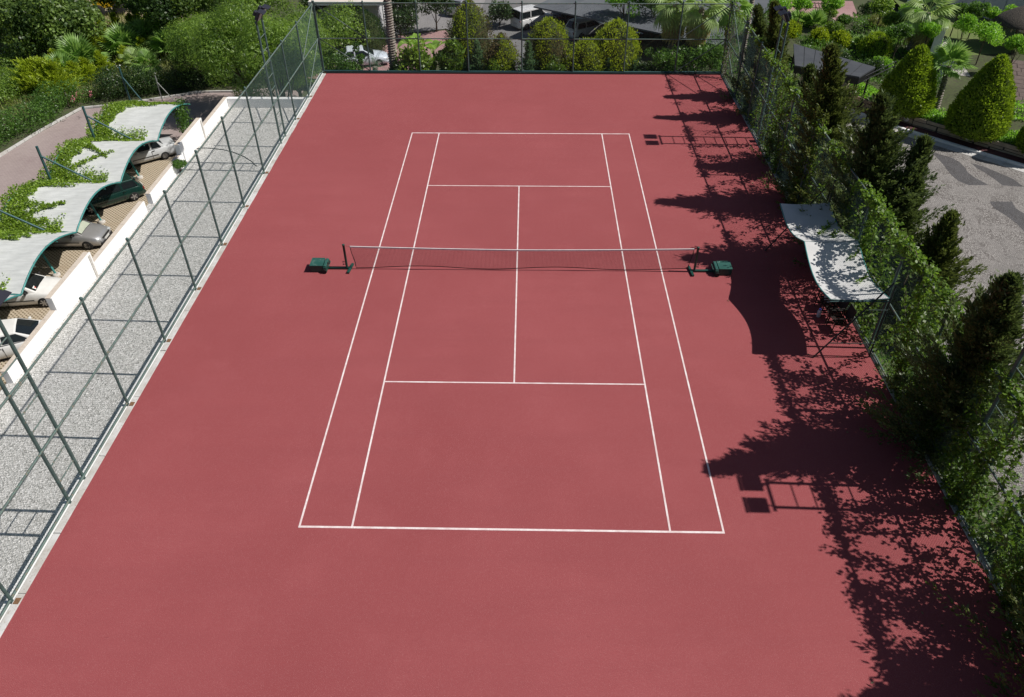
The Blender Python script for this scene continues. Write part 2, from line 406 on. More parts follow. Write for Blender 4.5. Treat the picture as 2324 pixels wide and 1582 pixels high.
def clumped(e, clumps, per, mt, leaf=(.1, .2), asp=.5, up=.15, droop=0.0, fill=.25, name='crown'):
    lf = LF()
    for (c, r) in clumps:
        c = np.array(c, float); r = np.broadcast_to(np.asarray(r, float), (3,))
        n = int(per*max(.35, (r[0]*r[1]*r[2])**(2/3)))
        u = runit(n); rr = np.where(rng.random(n) < fill, rng.random(n)**.5, .82+.26*rng.random(n))
        P = c+u*r*rr[:, None]
        tg = rng.normal(size=(n, 3)); tg = tg-u*np.sum(tg*u, 1, keepdims=True)*.75
        D = u*.30+tg*.8+np.array([0, 0, up-droop])
        N = u+rng.normal(size=(n, 3))*.45+np.array([0, 0, .25])
        L = leaf[0]+(leaf[1]-leaf[0])*rng.random(n)
        T = .35+.22*rng.normal()*.6+.25*u[:, 2]*0+rng.normal(size=n)*.2
        lf.add(P, D, N, L, L*asp, T)
    return lf.build(name, mt, e)

def broadleaf(loc, h, rad, label, mt='lf_oak', nc=22, per=420, leaf=(.14, .26), asp=.55, trunk_r=None, crown_h=None, flat=.8, droop=0, name='broadleaf_tree', cat='tree', seed=0, clump=.38, group=None, base=.35):
    global rng
    rng = np.random.default_rng(300+seed); random.seed(300+seed)
    e = empty(name, loc); tag(e, label, cat, group)
    ch = crown_h or rad*flat
    cz = h-ch
    cl = []
    for k in range(nc):
        u = runit(1)[0]
        if u[2] < -.55: u[2] *= -.5
        q = .55+.42*rng.random()
        r = rad*clump*(.7+.6*rng.random())
        cl.append(((u[0]*(rad-r*.6)*q*1.15, u[1]*(rad-r*.6)*q*1.15, cz+u[2]*(ch-r*.5)*q*1.1), (r, r, r*.85)))
    trunk(e, max(.3, cz-ch*.2), trunk_r or max(.05, h*.022), limbs=[c for c, r in cl[:min(7, nc)]])
    clumped(e, cl, per, mt, leaf, asp, droop=droop)
    return e

def topiary(loc, prof, label, mt='lf_topiary', n=9000, leaf=(.08, .17), tuft=.5, name='clipped_shrub', cat='shrub', seed=0, patch=None, group=None, rough=.06, two=None):
    """clipped shrub: profile [(r,z)...], a leafy skin over a twiggy core"""
    global rng
    rng = np.random.default_rng(500+seed); random.seed(500+seed)
    e = empty(name, loc); tag(e, label, cat, group)
    pr = np.array(prof, float); H = pr[:, 1].max()
    trunk(e, H*.8, max(.05, H*.018))
    core = MB(); core.lathe([(max(.02, r*.86), z) for r, z in prof], n=14); 
    co_ = core.build('twig_core', MATS['core'], e)
    seg = np.hypot(np.diff(pr[:, 0]), np.diff(pr[:, 1])); ar = seg*(pr[1:, 0]+pr[:-1, 0])/2+1e-4
    idx = rng.choice(len(ar), n, p=ar/ar.sum()); f = rng.random(n)
    az = rng.random(n)*2*np.pi
    lump = 1+rough*(np.sin(az*3+pr[idx, 1]*2.1+seed)+np.sin(az*7-pr[idx, 1]*3.3)+rng.normal(size=n)*.9)
    r = (pr[idx, 0]*(1-f)+pr[idx+1, 0]*f)*lump*(.9+.12*rng.random(n)); z = pr[idx, 1]*(1-f)+pr[idx+1, 1]*f
    dz = pr[idx+1, 1]-pr[idx, 1]; dr_ = pr[idx+1, 0]-pr[idx, 0]
    nn = np.stack([np.cos(az)*dz, np.sin(az)*dz, -dr_], 1); nn = unit(nn)
    P = np.stack([r*np.cos(az), r*np.sin(az), z+(lump-1)*.5], 1)
    D = nn*.40+rng.normal(size=(n, 3))*.42+np.array([0, 0, .35+tuft])
    NN = nn+rng.normal(size=(n, 3))*.45
    L = leaf[0]+(leaf[1]-leaf[0])*rng.random(n)
    T = .45+.2*np.sin(az*5+z*4)*np.sin(z*6+az*2)+rng.normal(size=n)*.17
    if two is None:
        LF_ = LF(); LF_.add(P, D, NN, L, L*.5, T); LF_.build('crown', mt, e)
    else:                                                  # dead patches
        q = (np.sin(az*2+two[1])+.6*np.sin(z*2.3+two[1]*2)+rng.normal(size=n)*.25) > two[2]
        a = LF(); a.add(P[~q], D[~q], NN[~q], L[~q], L[~q]*.42, T[~q]); a.build('crown', mt, e)
        b = LF(); b.add(P[q], D[q], NN[q], L[q], L[q]*.42, T[q]); b.build('dead_foliage', two[0], e)
    return e
mat('core', (.045, .062, .014), .95, (.02, .03, .008), 8)
def dome(r, h, z0=.15):
    return [(r*.80, z0), (r*.95, z0+h*.15), (r, z0+h*.35), (r*.93, z0+h*.58), (r*.74, z0+h*.78), (r*.45, z0+h*.92), (r*.05, z0+h)]
def cone(r, h, z0=.1):
    return [(r*.86, z0), (r, z0+h*.10), (r*.95, z0+h*.28), (r*.80, z0+h*.48), (r*.59, z0+h*.68), (r*.34, z0+h*.87), (r*.15, z0+h*.97), (r*.02, z0+h)]

# palm fronds: shared meshes
def fan_mesh(name, L, nseg, spread, droop, pet, mt):
    V = []; F = []; T = []
    def q(a, b, c, d, t): 
        o = len(V); V.extend([a, b, c, d]); F.append((o, o+1, o+2, o+3)); T.append(t)
    w = .018
    # petiole along +x rising
    q((0, -w, 0), (pet, -w*.8, pet*.1), (pet, w*.8, pet*.1), (0, w, 0), .6)
    h0 = Vector((pet, 0, pet*.1))
    for k in range(nseg):
        a = (k/(nseg-1)-.5)*spread
        l = L*(.75+.25*math.cos(a*.9))
        d = Vector((math.cos(a), math.sin(a), .12-.22*abs(math.sin(a))))
        s_ = Vector((-math.sin(a), math.cos(a), 0))
        wd_ = l*spread/nseg*.42
        p1 = h0+d*l*.55+Vector((0, 0, -droop*.12*l)); p2 = h0+d*l*.97+Vector((0, 0, -droop*.55*l*(.6+.4*math.cos(a))))
        t = .35+.5*random.random()
        fold = Vector((0, 0, wd_*.35))
        q(h0, p1+s_*wd_, p1-fold*.2, h0, t) if False else None
        q(h0, p1-s_*wd_+fold, p1+Vector((0, 0, 0)), h0+d*.01, t)
        q(h0, p1, p1+s_*wd_+fold, h0+d*.01, t-.15)
        q(p1-s_*wd_+fold, p2, p2, p1, t+.1)
        q(p1, p2, p2, p1+s_*wd_+fold, t)
    me = bpy.data.meshes.new(name)
    # drop degenerate repeats by using tris where needed
    F2 = []
    T2 = []
    for f, t in zip(F, T):
        u = []
        for i in f:
            if not any((Vector(V[i])-Vector(V[j])).length < 1e-6 for j in u): u.append(i)
        if len(u) >= 3: F2.append(tuple(u)); T2.append(t)
    me.from_pydata([tuple(v) for v in V], [], F2); me.update()
    at = me.attributes.new('tint', 'FLOAT', 'FACE'); at.data.foreach_set('value', np.clip(np.array(T2, np.float32), 0, 1))
    me.materials.append(MATS[mt]); return me
FAN = {}
def fans(mt, L, droop):
    k = (mt, L, droop)
    if k not in FAN: FAN[k] = [fan_mesh('frond', L*s_, 19, R(a), droop*d, L*p, mt) for s_, a, d, p in ((1, 215, 1, .75), (.92, 190, 1.3, .9), (1.08, 235, .8, .6))]
    return FAN[k]
def fan_palm(loc, h, label, L=.85, n=16, mt='lf_palm', trunk_r=.16, droop=.5, skirt=0, lean=(0, 0), elmin=-35, elmax=80, name='fan_palm', group=None, seed=0, tz0=-.3, scale=1):
    random.seed(900+seed)
    e = empty(name, loc); tag(e, label, 'palm', group)
    if h > .3:
        b = MB(); nr = max(4, int(h/.14)); pts = []; rs = []
        for i in range(nr*2+1):
            t = i/(nr*2); z = tz0+(h-tz0)*t
            pts.append((lean[0]*t, lean[1]*t, z)); rs.append(trunk_r*(1-.25*t)*(1.15 if i % 2 else .84)*random.uniform(.97, 1.03))
        b.tube(pts, rs, 10); b.sm = [False]*len(b.sm); b.build('trunk', MATS['palm_bark'], e)
    else:
        b = MB(); b.tube([(0, 0, -.2), (0, 0, .12), (0, 0, .3)], [.12, .13, .04], 8); b.build('trunk', MATS['palm_bark'], e)
    top = Vector((lean[0], lean[1], max(h, .12)))
    ms = fans(mt, L, droop)
    for i in range(n):
        el = R(elmax)-(R(elmax)-R(elmin))*(i/max(1, n-1))**.85
        f = link('frond', ms[i % 3], e); f.location = top+Vector((0, 0, .02*i/n))
        f.rotation_euler = (random.uniform(-.3, .3), -el, i*2.39996+random.uniform(-.25, .25))
        s_ = random.uniform(.85, 1.1)*scale; f.scale = (s_, s_, s_)
    if skirt:
        md = fans('lf_deadpalm', L, 1.0)
        for i in range(skirt):
            f = link('dead_frond', md[i % 3], e); f.location = top+Vector((0, 0, -.12-.9*trunk_r*4*(i/skirt)))
            f.rotation_euler = (random.uniform(-.3, .3), R(random.uniform(48, 80)), i*2.39996+random.uniform(-.3, .3))
            s_ = random.uniform(.7, .95)*scale; f.scale = (s_, s_, s_)
    return e

# ================================================================== SETTING
def lines(*segs):
    out = []
    for a, b, st in segs:
        k = max(1, int(round((b-a)/st))); out += [a+(b-a)*i/k for i in range(k)]
    return out
xs = lines((-170, -60, 22), (-60, -18, 3), (-18, -11.5, .65), (-11.5, 10, 3.5), (10, 17, .5), (17, 50, 3), (50, 170, 20))+[170]
ys = lines((-60, -26, 8), (-26, 19.5, 2.5), (19.5, 29, .5), (29, 80, 3.5), (80, 320, 30))+[320]
V = []; F = []
for j, y in enumerate(ys):
    for i, x in enumerate(xs):
        z = zg(x, y)
        if -17.7 < x < 11.3 and y < 20.1: z = -7.5
        V.append((x, y, z-.02+.0*x))
nx = len(xs)
for j in range(len(ys)-1):
    for i in range(nx-1): F.append((j*nx+i, j*nx+i+1, (j+1)*nx+i+1, (j+1)*nx+i))
b = MB(); b.add(V, F, True); struct(b.build('ground', MATS['soil']))

def sheet(name, poly, z, mt, thick=0):
    b = MB()
    if thick: b.prism(poly, z-thick, z)
    else: b.add([(p[0], p[1], z) for p in poly], [tuple(range(len(poly)))])
    return struct(b.build(name, MATS[mt]))

# ---- the raised court
CX0, CX1, CY0, CY1 = -11.60, 11.66, -21.0, 20.02
court = struct(MB().bb((CX0, CY0, -.9), (CX1, CY1, 0)).build('court_surface', MATS['court_red']))
struct(MB().bb((-11.95, -21.3, -7.4), (11.83, 20.36, -.905)).build('court_podium', MATS['concrete']))
hb, hs, LL, SV, w = 5.485, 4.115, 11.885, 6.40, .050
def cline(x0, y0, x1, y1):
    MB().bb((x0, y0, .002), (x1, y1, .006)).build('court_line', MATS['line'], court)
for s_ in (-1, 1):
    cline(s_*hb-w*.5, -LL+.030, s_*hb+w*.5, LL-.030); cline(s_*hs-w/2, -LL+.030, s_*hs+w/2, LL-.030)
    cline(-hb-w/2, s_*LL-.030, hb+w/2, s_*LL+.030)
    cline(-hs+w/2, s_*SV-w/2, hs-w/2, s_*SV+w/2)
cline(-w/2, -SV+w/2, w/2, SV-w/2)
# kerb stones along the left and far edge
kl = struct(MB().bb((-12.02, -21, -1.65), (-11.79, 20.3, -.04)).build('kerb_wall', MATS['white_plaster']))
yy = -21.0; k = 0
random.seed(3)
while yy < 19.9:
    ln = random.uniform(1.4, 2.6) if yy < 3 else random.uniform(.35, 1.0)
    e_ = min(20.0, yy+ln)
    j = 0 if yy < 3 else random.uniform(-.025, .015)
    MB().bb((-11.785, yy+.008, -.3), (-11.607+j, e_-.008, .012+random.uniform(-.004, .01))).build('kerb_stone', MATS['kerb_concrete'], kl, .006)
    yy = e_
struct(MB().bb((-11.6, 20.03, -.9), (11.66, 20.13, .07)).build('far_kerb', MATS['far_dark']))  # single strip along the far court edge, coloured near black
struct(MB().bb((11.67, -21, -.9), (11.84, 20.02, .03)).build('right_kerb', MATS['concrete']))
# ---- gravel terrace + white parapet
struct(MB().bb((-17.66, -26, -7.4), (-12.03, 19.1, -1.6)).build('gravel_terrace', MATS['gravel']))
PX0, PX1 = -17.64, -17.40
par = empty('parapet_wall', (0, 0, 0)); tag(par, 'stepped white parapet wall with beige coping along the gravel strip', 'wall')
def seg(y0, y1, zt, nst=2):
    MB().bb((PX0, y0, -1.63), (PX1, y1, zt-.04)).build('wall_panel', MATS['white_plaster'], par)
    n = max(1, int(round((y1-y0)/1.1)))
    for i in range(n):
        a = y0+(y1-y0)*i/n; c_ = y0+(y1-y0)*(i+1)/n
        MB().bb((PX0-.025, a+.004, zt-.04), (PX1-.055, c_-.004, zt)).build('coping_stone', MATS['coping_stone'], par)
    MB().bb((PX1-.05, y0, zt-.04), (PX1+.003, y1, zt-.002)).build('coping_edge', MATS['white_plaster'], par)
for y0, y1, zt in ((14.76, 18.98, -1.05), (11.44, 14.75, -.5), (7.36, 11.43, -1.05), (1.58, 6.65, -1.05), (-1.56, 1.57, -.5), (-5.0, -1.57, -1.05), (-9.4, -5.9, -1.05), (-12.6, -9.41, -.5), (-21, -12.61, -1.05)):
    seg(y0, y1, zt)
for y in (14.62, 1.44, -9.55):
    MB().bb((PX1+.001, y-.10, -1.6), (PX1+.035, y+.02, -.56)).build('drain_channel', MATS['concrete'], par)
pf = empty('end_parapet', (0, 0, 0)); tag(pf, 'low white parapet wall closing the far end of the gravel strip', 'wall')
MB().bb((-17.39, 18.72, -1.63), (-12.04, 18.98, -1.09)).build('wall_panel', MATS['white_plaster'], pf)
for i in range(5):
    MB().bb((-17.39+1.07*i, 18.70, -1.09), (-17.39+1.07*i+1.06, 19.0, -1.045)).build('coping_stone', MATS['white_plaster'], pf)
# ---- the parking lot, left
sheet('parking_lot', [(-36.6, -24), (-17.7, -24), (-17.7, 36), (-26.1, 34.2), (-30.6, 32.0), (-33.9, 30.9), (-35.0, 26.8), (-35.74, 22.8), (-36.2, 10)], -6.999, 'lot_brick')
sheet('grass_paving', [(-27.6, -24), (-17.72, -24), (-17.72, 24.6), (-27.6, 25.2)], -6.994, 'grass_paver')
sheet('grass_paving', [(-34.5, -24), (-27.61, -24), (-27.61, 16.2), (-34.5, 14.4)], -6.994, 'grass_paver')
lk = struct(empty('lot_kerb', (0, 0, 0)))
pl = [(-36.3, 8), (-35.84, 22.8), (-35.1, 26.9), (-34.0, 31.0), (-30.6, 32.1), (-26.1, 34.3), (-21.5, 34.6)]
for a, c_ in zip(pl[:-1], pl[1:]):
    a = Vector(a); c_ = Vector(c_); n = max(1, int((c_-a).length/.8))
    for i in range(n):
        q = a.lerp(c_, (i+.5)/n); dd = c_-a
        MB().box((q.x, q.y, -6.93), (dd.length/n-.03, .14, .16+random.uniform(-.03, .03)), math.atan2(dd.y, dd.x)+random.uniform(-.04, .04)).build('kerb_stone', MATS['kerb_concrete'], lk)
# ---- far side surfaces
sheet('brick_road', [(-19, 35), (-9.2, 34), (-6.4, 44), (-7.2, 46.8), (-13, 44.6), (-19, 43)], -5.97, 'red_paving')
sheet('concrete_road', [(-12.5, 45.2), (-7.2, 47.2), (-5.2, 45), (-3, 62), (-20, 90), (-30, 90)], -5.965, 'far_concrete')
sheet('car_park', [(-5.0, 33), (15, 33), (15, 70), (-2.8, 70), (-4.9, 46)], -5.955, 'asphalt')
sheet('sandy_clearing', [(-50, 50), (-42, 49), (-35, 48.5), (-33, 52), (-36, 60), (-44, 68), (-58, 70)], -6.985, 'sand')
# ---- right hand drive
KP = [(19.6, 26.2), (20.3, 24.6), (21.39, 22.66), (23.45, 20.1), (26.1, 17.45), (28.45, 15.2), (32, 12.0), (38, 6.5)]
ZD = -3.5
sheet('cobbled_drive', [(15.7, -20), (44, -20), (44, 2), (38, 6.5)]+KP[::-1][1:]+[(15.7, 30)], ZD+.004, 'cobble')
def offp(pts, d):
    o = []
    for i, p in enumerate(pts):
        a = Vector(pts[max(0, i-1)]); c_ = Vector(pts[min(len(pts)-1, i+1)]); t = (c_-a).normalized(); o.append((p[0]-t.y*d, p[1]+t.x*d))
    return o
def strip(name, a, b_, z, mt):
    b = MB(); n = len(a)
    b.add([(p[0], p[1], z) for p in a]+[(p[0], p[1], z) for p in b_], [(i, i+1, n+i+1, n+i) for i in range(n-1)])
    return struct(b.build(name, MATS[mt]))
def resample(pts, st):
    out = []
    for a, c_ in zip(pts[:-1], pts[1:]):
        a = Vector(a); c_ = Vector(c_); n = max(1, int(round((c_-a).length/st)))
        out += [tuple(a.lerp(c_, i/n)) for i in range(n)]
    return out+[pts[-1]]
KR = resample(KP, .95)
gut = struct(empty('gutter', (0, 0, 0)))
ga, gb = offp(KR, -.62), offp(KR, -.03)
for i in range(len(KR)-1):
    b = MB(); q = [ga[i], ga[i+1], gb[i+1], gb[i]]; cx_ = sum(p[0] for p in q)/4; cy_ = sum(p[1] for p in q)/4
    q = [(cx_+(p[0]-cx_)*.985, cy_+(p[1]-cy_)*.985) for p in q]
    b.prism(q, ZD-.05, ZD+.016); b.build('gutter_slab', MATS['kerb_concrete'], gut)
kb = struct(empty('kerb', (0, 0, 0)))
ka, kc = offp(KR, -.02), offp(KR, .20)
for i in range(len(KR)-1):
    b = MB(); q = [ka[i], ka[i+1], kc[i+1], kc[i]]; cx_ = sum(p[0] for p in q)/4; cy_ = sum(p[1] for p in q)/4
    q = [(cx_+(p[0]-cx_)*.99, cy_+(p[1]-cy_)*.99) for p in q]
    b.prism(q, ZD-.1, ZD+.14); b.build('kerb_stone', MATS['white_plaster'], kb, .015)
strip('brick_path', offp(KR, .21), offp(KR, 1.0), ZD+.10, 'dark_brick')
wallp = resample([p for p in offp(KP, 1.02)], .72)
sw = empty('stone_wall', (0, 0, 0)); tag(sw, 'low crazy-paved stone retaining wall beneath the clipped cones', 'wall')
b = MB(); wi = offp(wallp, .22)
for i in range(len(wallp)-1):
    b.prism([wallp[i], wallp[i+1], wi[i+1], wi[i]], ZD-.2, ZD+.62)
b.build('wall_core', MATS['mortar'], sw)
random.seed(5)
for i in range(2, len(wallp)-1):
    a = Vector((*wallp[i], 0)); c_ = Vector((*wallp[i+1], 0)); d_ = (c_-a); nrm = Vector((d_.y, -d_.x, 0)).normalized()
    zs = [ZD-.15, ZD+.2+random.uniform(-.06, .06), ZD+.42+random.uniform(-.05, .05), ZD+.66]
    for z0, z1 in zip(zs[:-1], zs[1:]):
        sft = random.uniform(-.12, .12)
        p0 = a+d_*(.02+sft); p1 = a+d_*(.98+sft); th = nrm*random.uniform(.02, .045)
        jt = lambda: random.uniform(.0, .035)
        f0 = [p0+Vector((0, 0, z0+jt())), p1+Vector((0, 0, z0+jt())), p1+Vector((0, 0, z1-.012-jt())), p0+Vector((0, 0, z1-.012-jt()))]
        b = MB(); b.add([q-nrm*.02 for q in f0]+[q+th for q in f0], [(0, 1, 2, 3), (4, 7, 6, 5), (0, 4, 5, 1), (1, 5, 6, 2), (2, 6, 7, 3), (3, 7, 4, 0)])
        b.build('stone', MATS['stone'], sw)
sheet('planting_bed', [p for p in wi]+[(42, 14), (44, 40), (24, 40), (19, 34)], ZD+.55, 'bed_soil')
# wavy dark bands in the cobbles
z6 = lambda x, y: tuple(G(3300+x/2.434, 350+y/2.434, ZD)[:2])
for poly in ([(800,585),(900,615),(1020,650),(1090,690),(1140,740),(1170,790),(1240,840),(1370,910),(1180,910),(1080,870),(1000,800),(950,730),(880,650)],
             [(1200,700),(1330,735),(1480,800),(1600,850),(1700,925),(1500,912),(1420,850),(1330,790),(1250,745)],
             [(1375,1065),(1590,1065),(1625,1130),(1720,1190),(1860,1330),(1740,1390),(1640,1280),(1520,1190),(1420,1130)]):
    sheet('cobble_band', [z6(*p) for p in poly], ZD+.009, 'cobble_dark')
# slab terrace behind the cones
tr = struct(empty('stone_terrace', (0, 0, 0)))
o_ = Vector((30.2, 22.4)); ux = Vector((.43, .903)); uy = Vector((.903, -.43)); zt = -2.9
b = MB(); q = [o_, o_+ux*10, o_+ux*10+uy*6, o_+uy*6]; b.prism([tuple(p) for p in q], zt-.8, zt-.03); b.build('terrace_bed', MATS['mortar'], tr)
random.seed(9)
for r_ in range(12):
    s0 = -random.uniform(0, .5)
    while s0 < 5.9:
        wv = random.choice((.6, .85, 1.15)); 
        a0, a1 = max(0, s0)+.02, min(6, s0+wv)-.02
        if a1-a0 > .1:
            c0, c1 = r_*.82+.02, r_*.82+.79
            q = [o_+ux*c0+uy*a0, o_+ux*c0+uy*a1, o_+ux*c1+uy*a1, o_+ux*c1+uy*a0]
            MB().prism([tuple(p) for p in q], zt-.05, zt+random.uniform(-.008, .008)).build('paving_slab', MATS['slab_stone'], tr)
        s0 += wv
sheet('lawn', [(30.9, 31.5), (41, 33.5), (44, 52), (33, 52)], ZD+.56, 'lawn')
sheet('garden_path', [tuple(G(*p, ZD)[:2]) for p in ((3050, 10), (3200, 5), (3330, 5), (3385, 150), (3330, 160), (3280, 90), (3230, 60), (3080, 80))], ZD+.012, 'red_paving')
sheet('steps_path', [tuple(G(*p, ZD)[:2]) for p in ((3660, 190), (3690, 180), (3780, 330), (3690, 320), (3620, 300))], ZD+.565, 'path_stone')

# ================================================================== FENCES
def fence(name, label, P0, P1, inside, posts, braces, h=4.0, plates=False):
    """chain link fence between two corners; posts = distances along; inside = unit vector to the court"""
    e = empty(name, (0, 0, 0)); tag(e, label, 'fence')
    A = Vector((*P0, 0)); B = Vector((*P1, 0)); d = (B-A).normalized(); Ln = (B-A).length
    for s_ in posts:
        p = A+d*s_
        o = MB().tube([p+Vector((0, 0, -.3)), p+Vector((0, 0, h+.06))], .042, 10).build('post', MATS['fence_green'], e)
        MB().lathe([(.05, 0), (.05, .03), (.02, .06)], tuple(p+Vector((0, 0, h+.06))), 10).build('cap', MATS['fence_green'], o)
        if plates:
            q = p+Vector((*inside, 0))*.13
            MB().box((q.x, q.y, .026), (.13, .16, .012)).build('base_plate', MATS['rust'], o)
    for zz, rr in ((h-.03, .032), (h/2, .032), (.09, .034)):
        n = 14; pts = [A+d*(Ln*i/n)+Vector((0, 0, zz+(random.uniform(-.012, .012) if 0 < i < n else 0))) for i in range(n+1)]
        MB().tube(pts, rr*(1.5 if zz < .2 and plates is None else 1), 8).build('rail', MATS['fence_rail'] if zz > .2 or plates is not None else MATS['dark_teal'], e)
    for (s0, z0, s1, z1) in braces:
        MB().tube([A+d*s0+Vector((0, 0, z0)), A+d*s1+Vector((0, 0, z1))], .027, 8).build('brace', MATS['fence_rail'], e)
    pitch = .078; off = Vector((*inside, 0))*-.035; V = []; F = []; r = .0021
    nrm = Vector((*inside, 0))
    k = 0; z0, z1 = .05, h-.05; hh = z1-z0; s = -hh
    while s < Ln:
        for sg in (1, -1):
            a0, a1 = s, s+hh
            ta, tb = max(0, -a0)/hh, min(1, (Ln-a0)/hh)
            if tb-ta > .01:
                def pt(t):
                    zz = z0+hh*t if sg > 0 else z1-hh*t
                    return A+d*(a0+hh*t)+Vector((0, 0, zz))+off
                p, q = pt(ta), pt(tb); dr = (q-p).normalized(); sd = dr.cross(nrm).normalized()
                o = len(V)
                for c_ in (p, q):
                    V += [c_+sd*r, c_-sd*r*.5+nrm*r*.9, c_-sd*r*.5-nrm*r*.9]
                F += [(o, o+1, o+4, o+3), (o+1, o+2, o+5, o+4), (o+2, o, o+3, o+5)]
        s += pitch
    me = bpy.data.meshes.new('wire_mesh'); me.from_pydata([tuple(v) for v in V], [], F); me.materials.append(MATS['wire'])
    stuff(link('wire_mesh', me, e))
    return e
H = 4.0
lp = [y+21 for y in (-20.1, -17.1, -14.11, -7.53, -4.53, -1.57, 1.44, 4.42, 7.5, 13.5, 16.5)]+[41.2]
fence('chain_link_fence', 'green chain-link fence between the court and the gravel strip', (-11.82, -21), (-11.82, 20.2), (1, 0), lp, [(41.2, 3.95, 37.5, 2), (41.2, 2, 37.5, .1)], plates=True)
fence('chain_link_fence', 'green chain-link fence across the far end of the court', (-11.75, 20.2), (11.72, 20.2), (0, -1), [0, 2.76, 5.75, 8.6, 11.74, 14.75, 17.75, 20.75, 23.47], [(0, 3.95, 2.76, 2), (0, 2, 2.76, .1), (23.47, 3.95, 20.75, 2), (23.47, 2, 20.75, .1)], plates=None)
rp = [y+21 for y in (-20.1, -17.1, -14.11, -7.53, -4.53, -1.57, 1.44, 4.42, 7.5, 13.5, 16.5)]
fence('chain_link_fence', 'green chain-link fence hung with vines on the shaded side of the court', (11.76, -21), (11.76, 20.2), (-1, 0), rp, [(41.2, 3.95, 37.5, 2), (41.2, 2, 37.5, .1)])

# ================================================================== FLOODLIGHTS
def floodlight(x, y, sx, label):
    e = empty('floodlight_mast', (x, y, 0)); tag(e, label, 'floodlight', 'floodlight masts at the court fence')
    for s_ in (-1, 1):
        MB().tube([(0, s_*.41, -.3), (0, s_*.41, 5.85)], .048, 10).build('pole', MATS['dark_teal'] if False else MATS['fence_green'], e)
    for k in range(8):
        z = .75+k*.62
        if abs(z-4.0) > .1: MB().tube([(0, -.41, z), (0, .41, z)], .019, 6).build('rung', MATS['fence_rail'], e)
    MB().tube([(0, -.55, 5.85), (0, .55, 5.85)], .04, 8).build('crossbar', MATS['fence_green'], e)
    if x > 0 and y > 0: MB().box((.05*-sx, 0, .35), (.16, .3, .45)).build('switch_box', MATS['fence_green'], e, .01)
    for s_ in (-1, 1):
        M = Matrix.Rotation(sx*R(28), 3, 'Y')
        c0 = Vector((sx*.16, s_*.36, 6.15))
        hsg = MB()
        hsg.box(c0, (.16, .5, .42), M=M)
        o = hsg.build('lamp_head', MATS['lamp_housing'], e, .03)
        MB().box(c0-M @ Vector((sx*.15, 0, 0)), (.16, .26, .22), M=M).build('ballast', MATS['lamp_housing'], o, .03)
        MB().box(c0+M @ Vector((sx*.086, 0, 0)), (.012, .44, .36), M=M).build('lens', MATS['lamp_glass'], o)
        MB().box(c0+M @ Vector((sx*.15, 0, .215)), (.17, .52, .015), M=M).build('visor', MATS['lamp_housing'], o)
        MB().tube([(0, s_*.36, 5.85), c0-M @ Vector((sx*.05, 0, .05))], .022, 6).build('bracket', MATS['lamp_housing'], o)
floodlight(-11.86, 11.1, 1, 'twin-pole floodlight mast on the gravel side, nearer the far corner')
floodlight(-11.86, -10.78, 1, 'twin-pole floodlight mast on the gravel side, cut by the photo edge')
floodlight(11.86, 11.1, -1, 'twin-pole floodlight mast on the vine fence, near the far corner')
floodlight(11.86, -10.78, -1, 'twin-pole floodlight mast beside the largest cypress near the camera')

# ================================================================== NET
NPL = G(1354.9, 1056); NPR = G(2709.5, 1056.4); ny = float((NPL[1]+NPR[1])/2); xl, xr = float(NPL[0]), float(NPR[0])
net = empty('tennis_net', ((xl+xr)/2, ny, 0)); tag(net, 'long black tennis net with white top tape', 'net')
def ntop(x):                         # local x
    return .94+.10*(abs(x)/6.4)**1.6
x0n, x1n = xl-net.location.x+.24, xr-net.location.x-.14
def nbot(x): 
    return .07+.055*math.sin(x*.55+.6)**2+.03*math.sin(x*1.3)
V = []; F = []
def bar(p, q, r):
    p = Vector(p); q = Vector(q); dr = (q-p).normalized(); a = dr.cross(Vector((0, 1, 0))).normalized()*r; c_ = Vector((0, r, 0)); o = len(V)
    for t in (p, q): V.extend([t+a, t-a*.5+c_, t-a*.5-c_])
    F.extend([(o, o+1, o+4, o+3), (o+1, o+2, o+5, o+4), (o+2, o, o+3, o+5)])
x = x0n; k = 0
def nx_(x, t): return x+.10*(1-t)*max(0, 1-(x-x0n)/.6)-.14*(1-t)*max(0, 1-(x1n-x)/.6)
while x < x1n:
    bar((nx_(x, 0), .015*math.sin(x*2), nbot(x)), (x, 0, ntop(x)-.03), .0029); x += .05
nr = 18; 
for k in range(nr):
    t = (k+.5)/nr; st = (x1n-x0n)/40
    for i in range(40):
        a, c_ = x0n+st*i, x0n+st*(i+1)
        bar((nx_(a, t), 0, nbot(a)*(1-t)+ntop(a)*t), (nx_(c_, t), 0, nbot(c_)*(1-t)+ntop(c_)*t), .0029)
me = bpy.data.meshes.new('netting'); me.from_pydata([tuple(v) for v in V], [], F); me.materials.append(MATS['net_black']); stuff(link('netting', me, net))
b = MB(); n = 48
for i in range(n):
    a, c_ = x0n+(x1n-x0n)*i/n, x0n+(x1n-x0n)*(i+1)/n
    f0 = [(a, -.012, ntop(a)-.06), (a, -.014, ntop(a)), (a, .014, ntop(a)), (a, .012, ntop(a)-.06)]; f1 = [(c_, p[1], p[2]-ntop(a)+ntop(c_)) for p in f0]
    b.add(f0+f1, [(0, 1, 5, 4), (1, 2, 6, 5), (2, 3, 7, 6), (3, 0, 4, 7)])
b.build('top_tape', MATS['net_tape'], net)
MB().tube([(nx_(x0n+(x1n-x0n)*i/60, 0), .02, nbot(x0n+(x1n-x0n)*i/60)) for i in range(61)], .015, 5).build('bottom_cord', MATS['net_black'], net)
for xx, s_ in ((x0n, 1), (x1n, -1)):
    MB().tube([(xx, 0, 1.02), (xx+s_*.02, 0, .75), (xx+s_*.10, 0, .35), (xx+s_*.11, 0, .12)], .013, 6).build('side_tape', MATS['net_black'], net)
MB().tube([(xl-net.location.x, 0, 1.05), (x0n, 0, ntop(x0n)-.01)], .005, 4).build('cable', MATS['black_metal'], net)
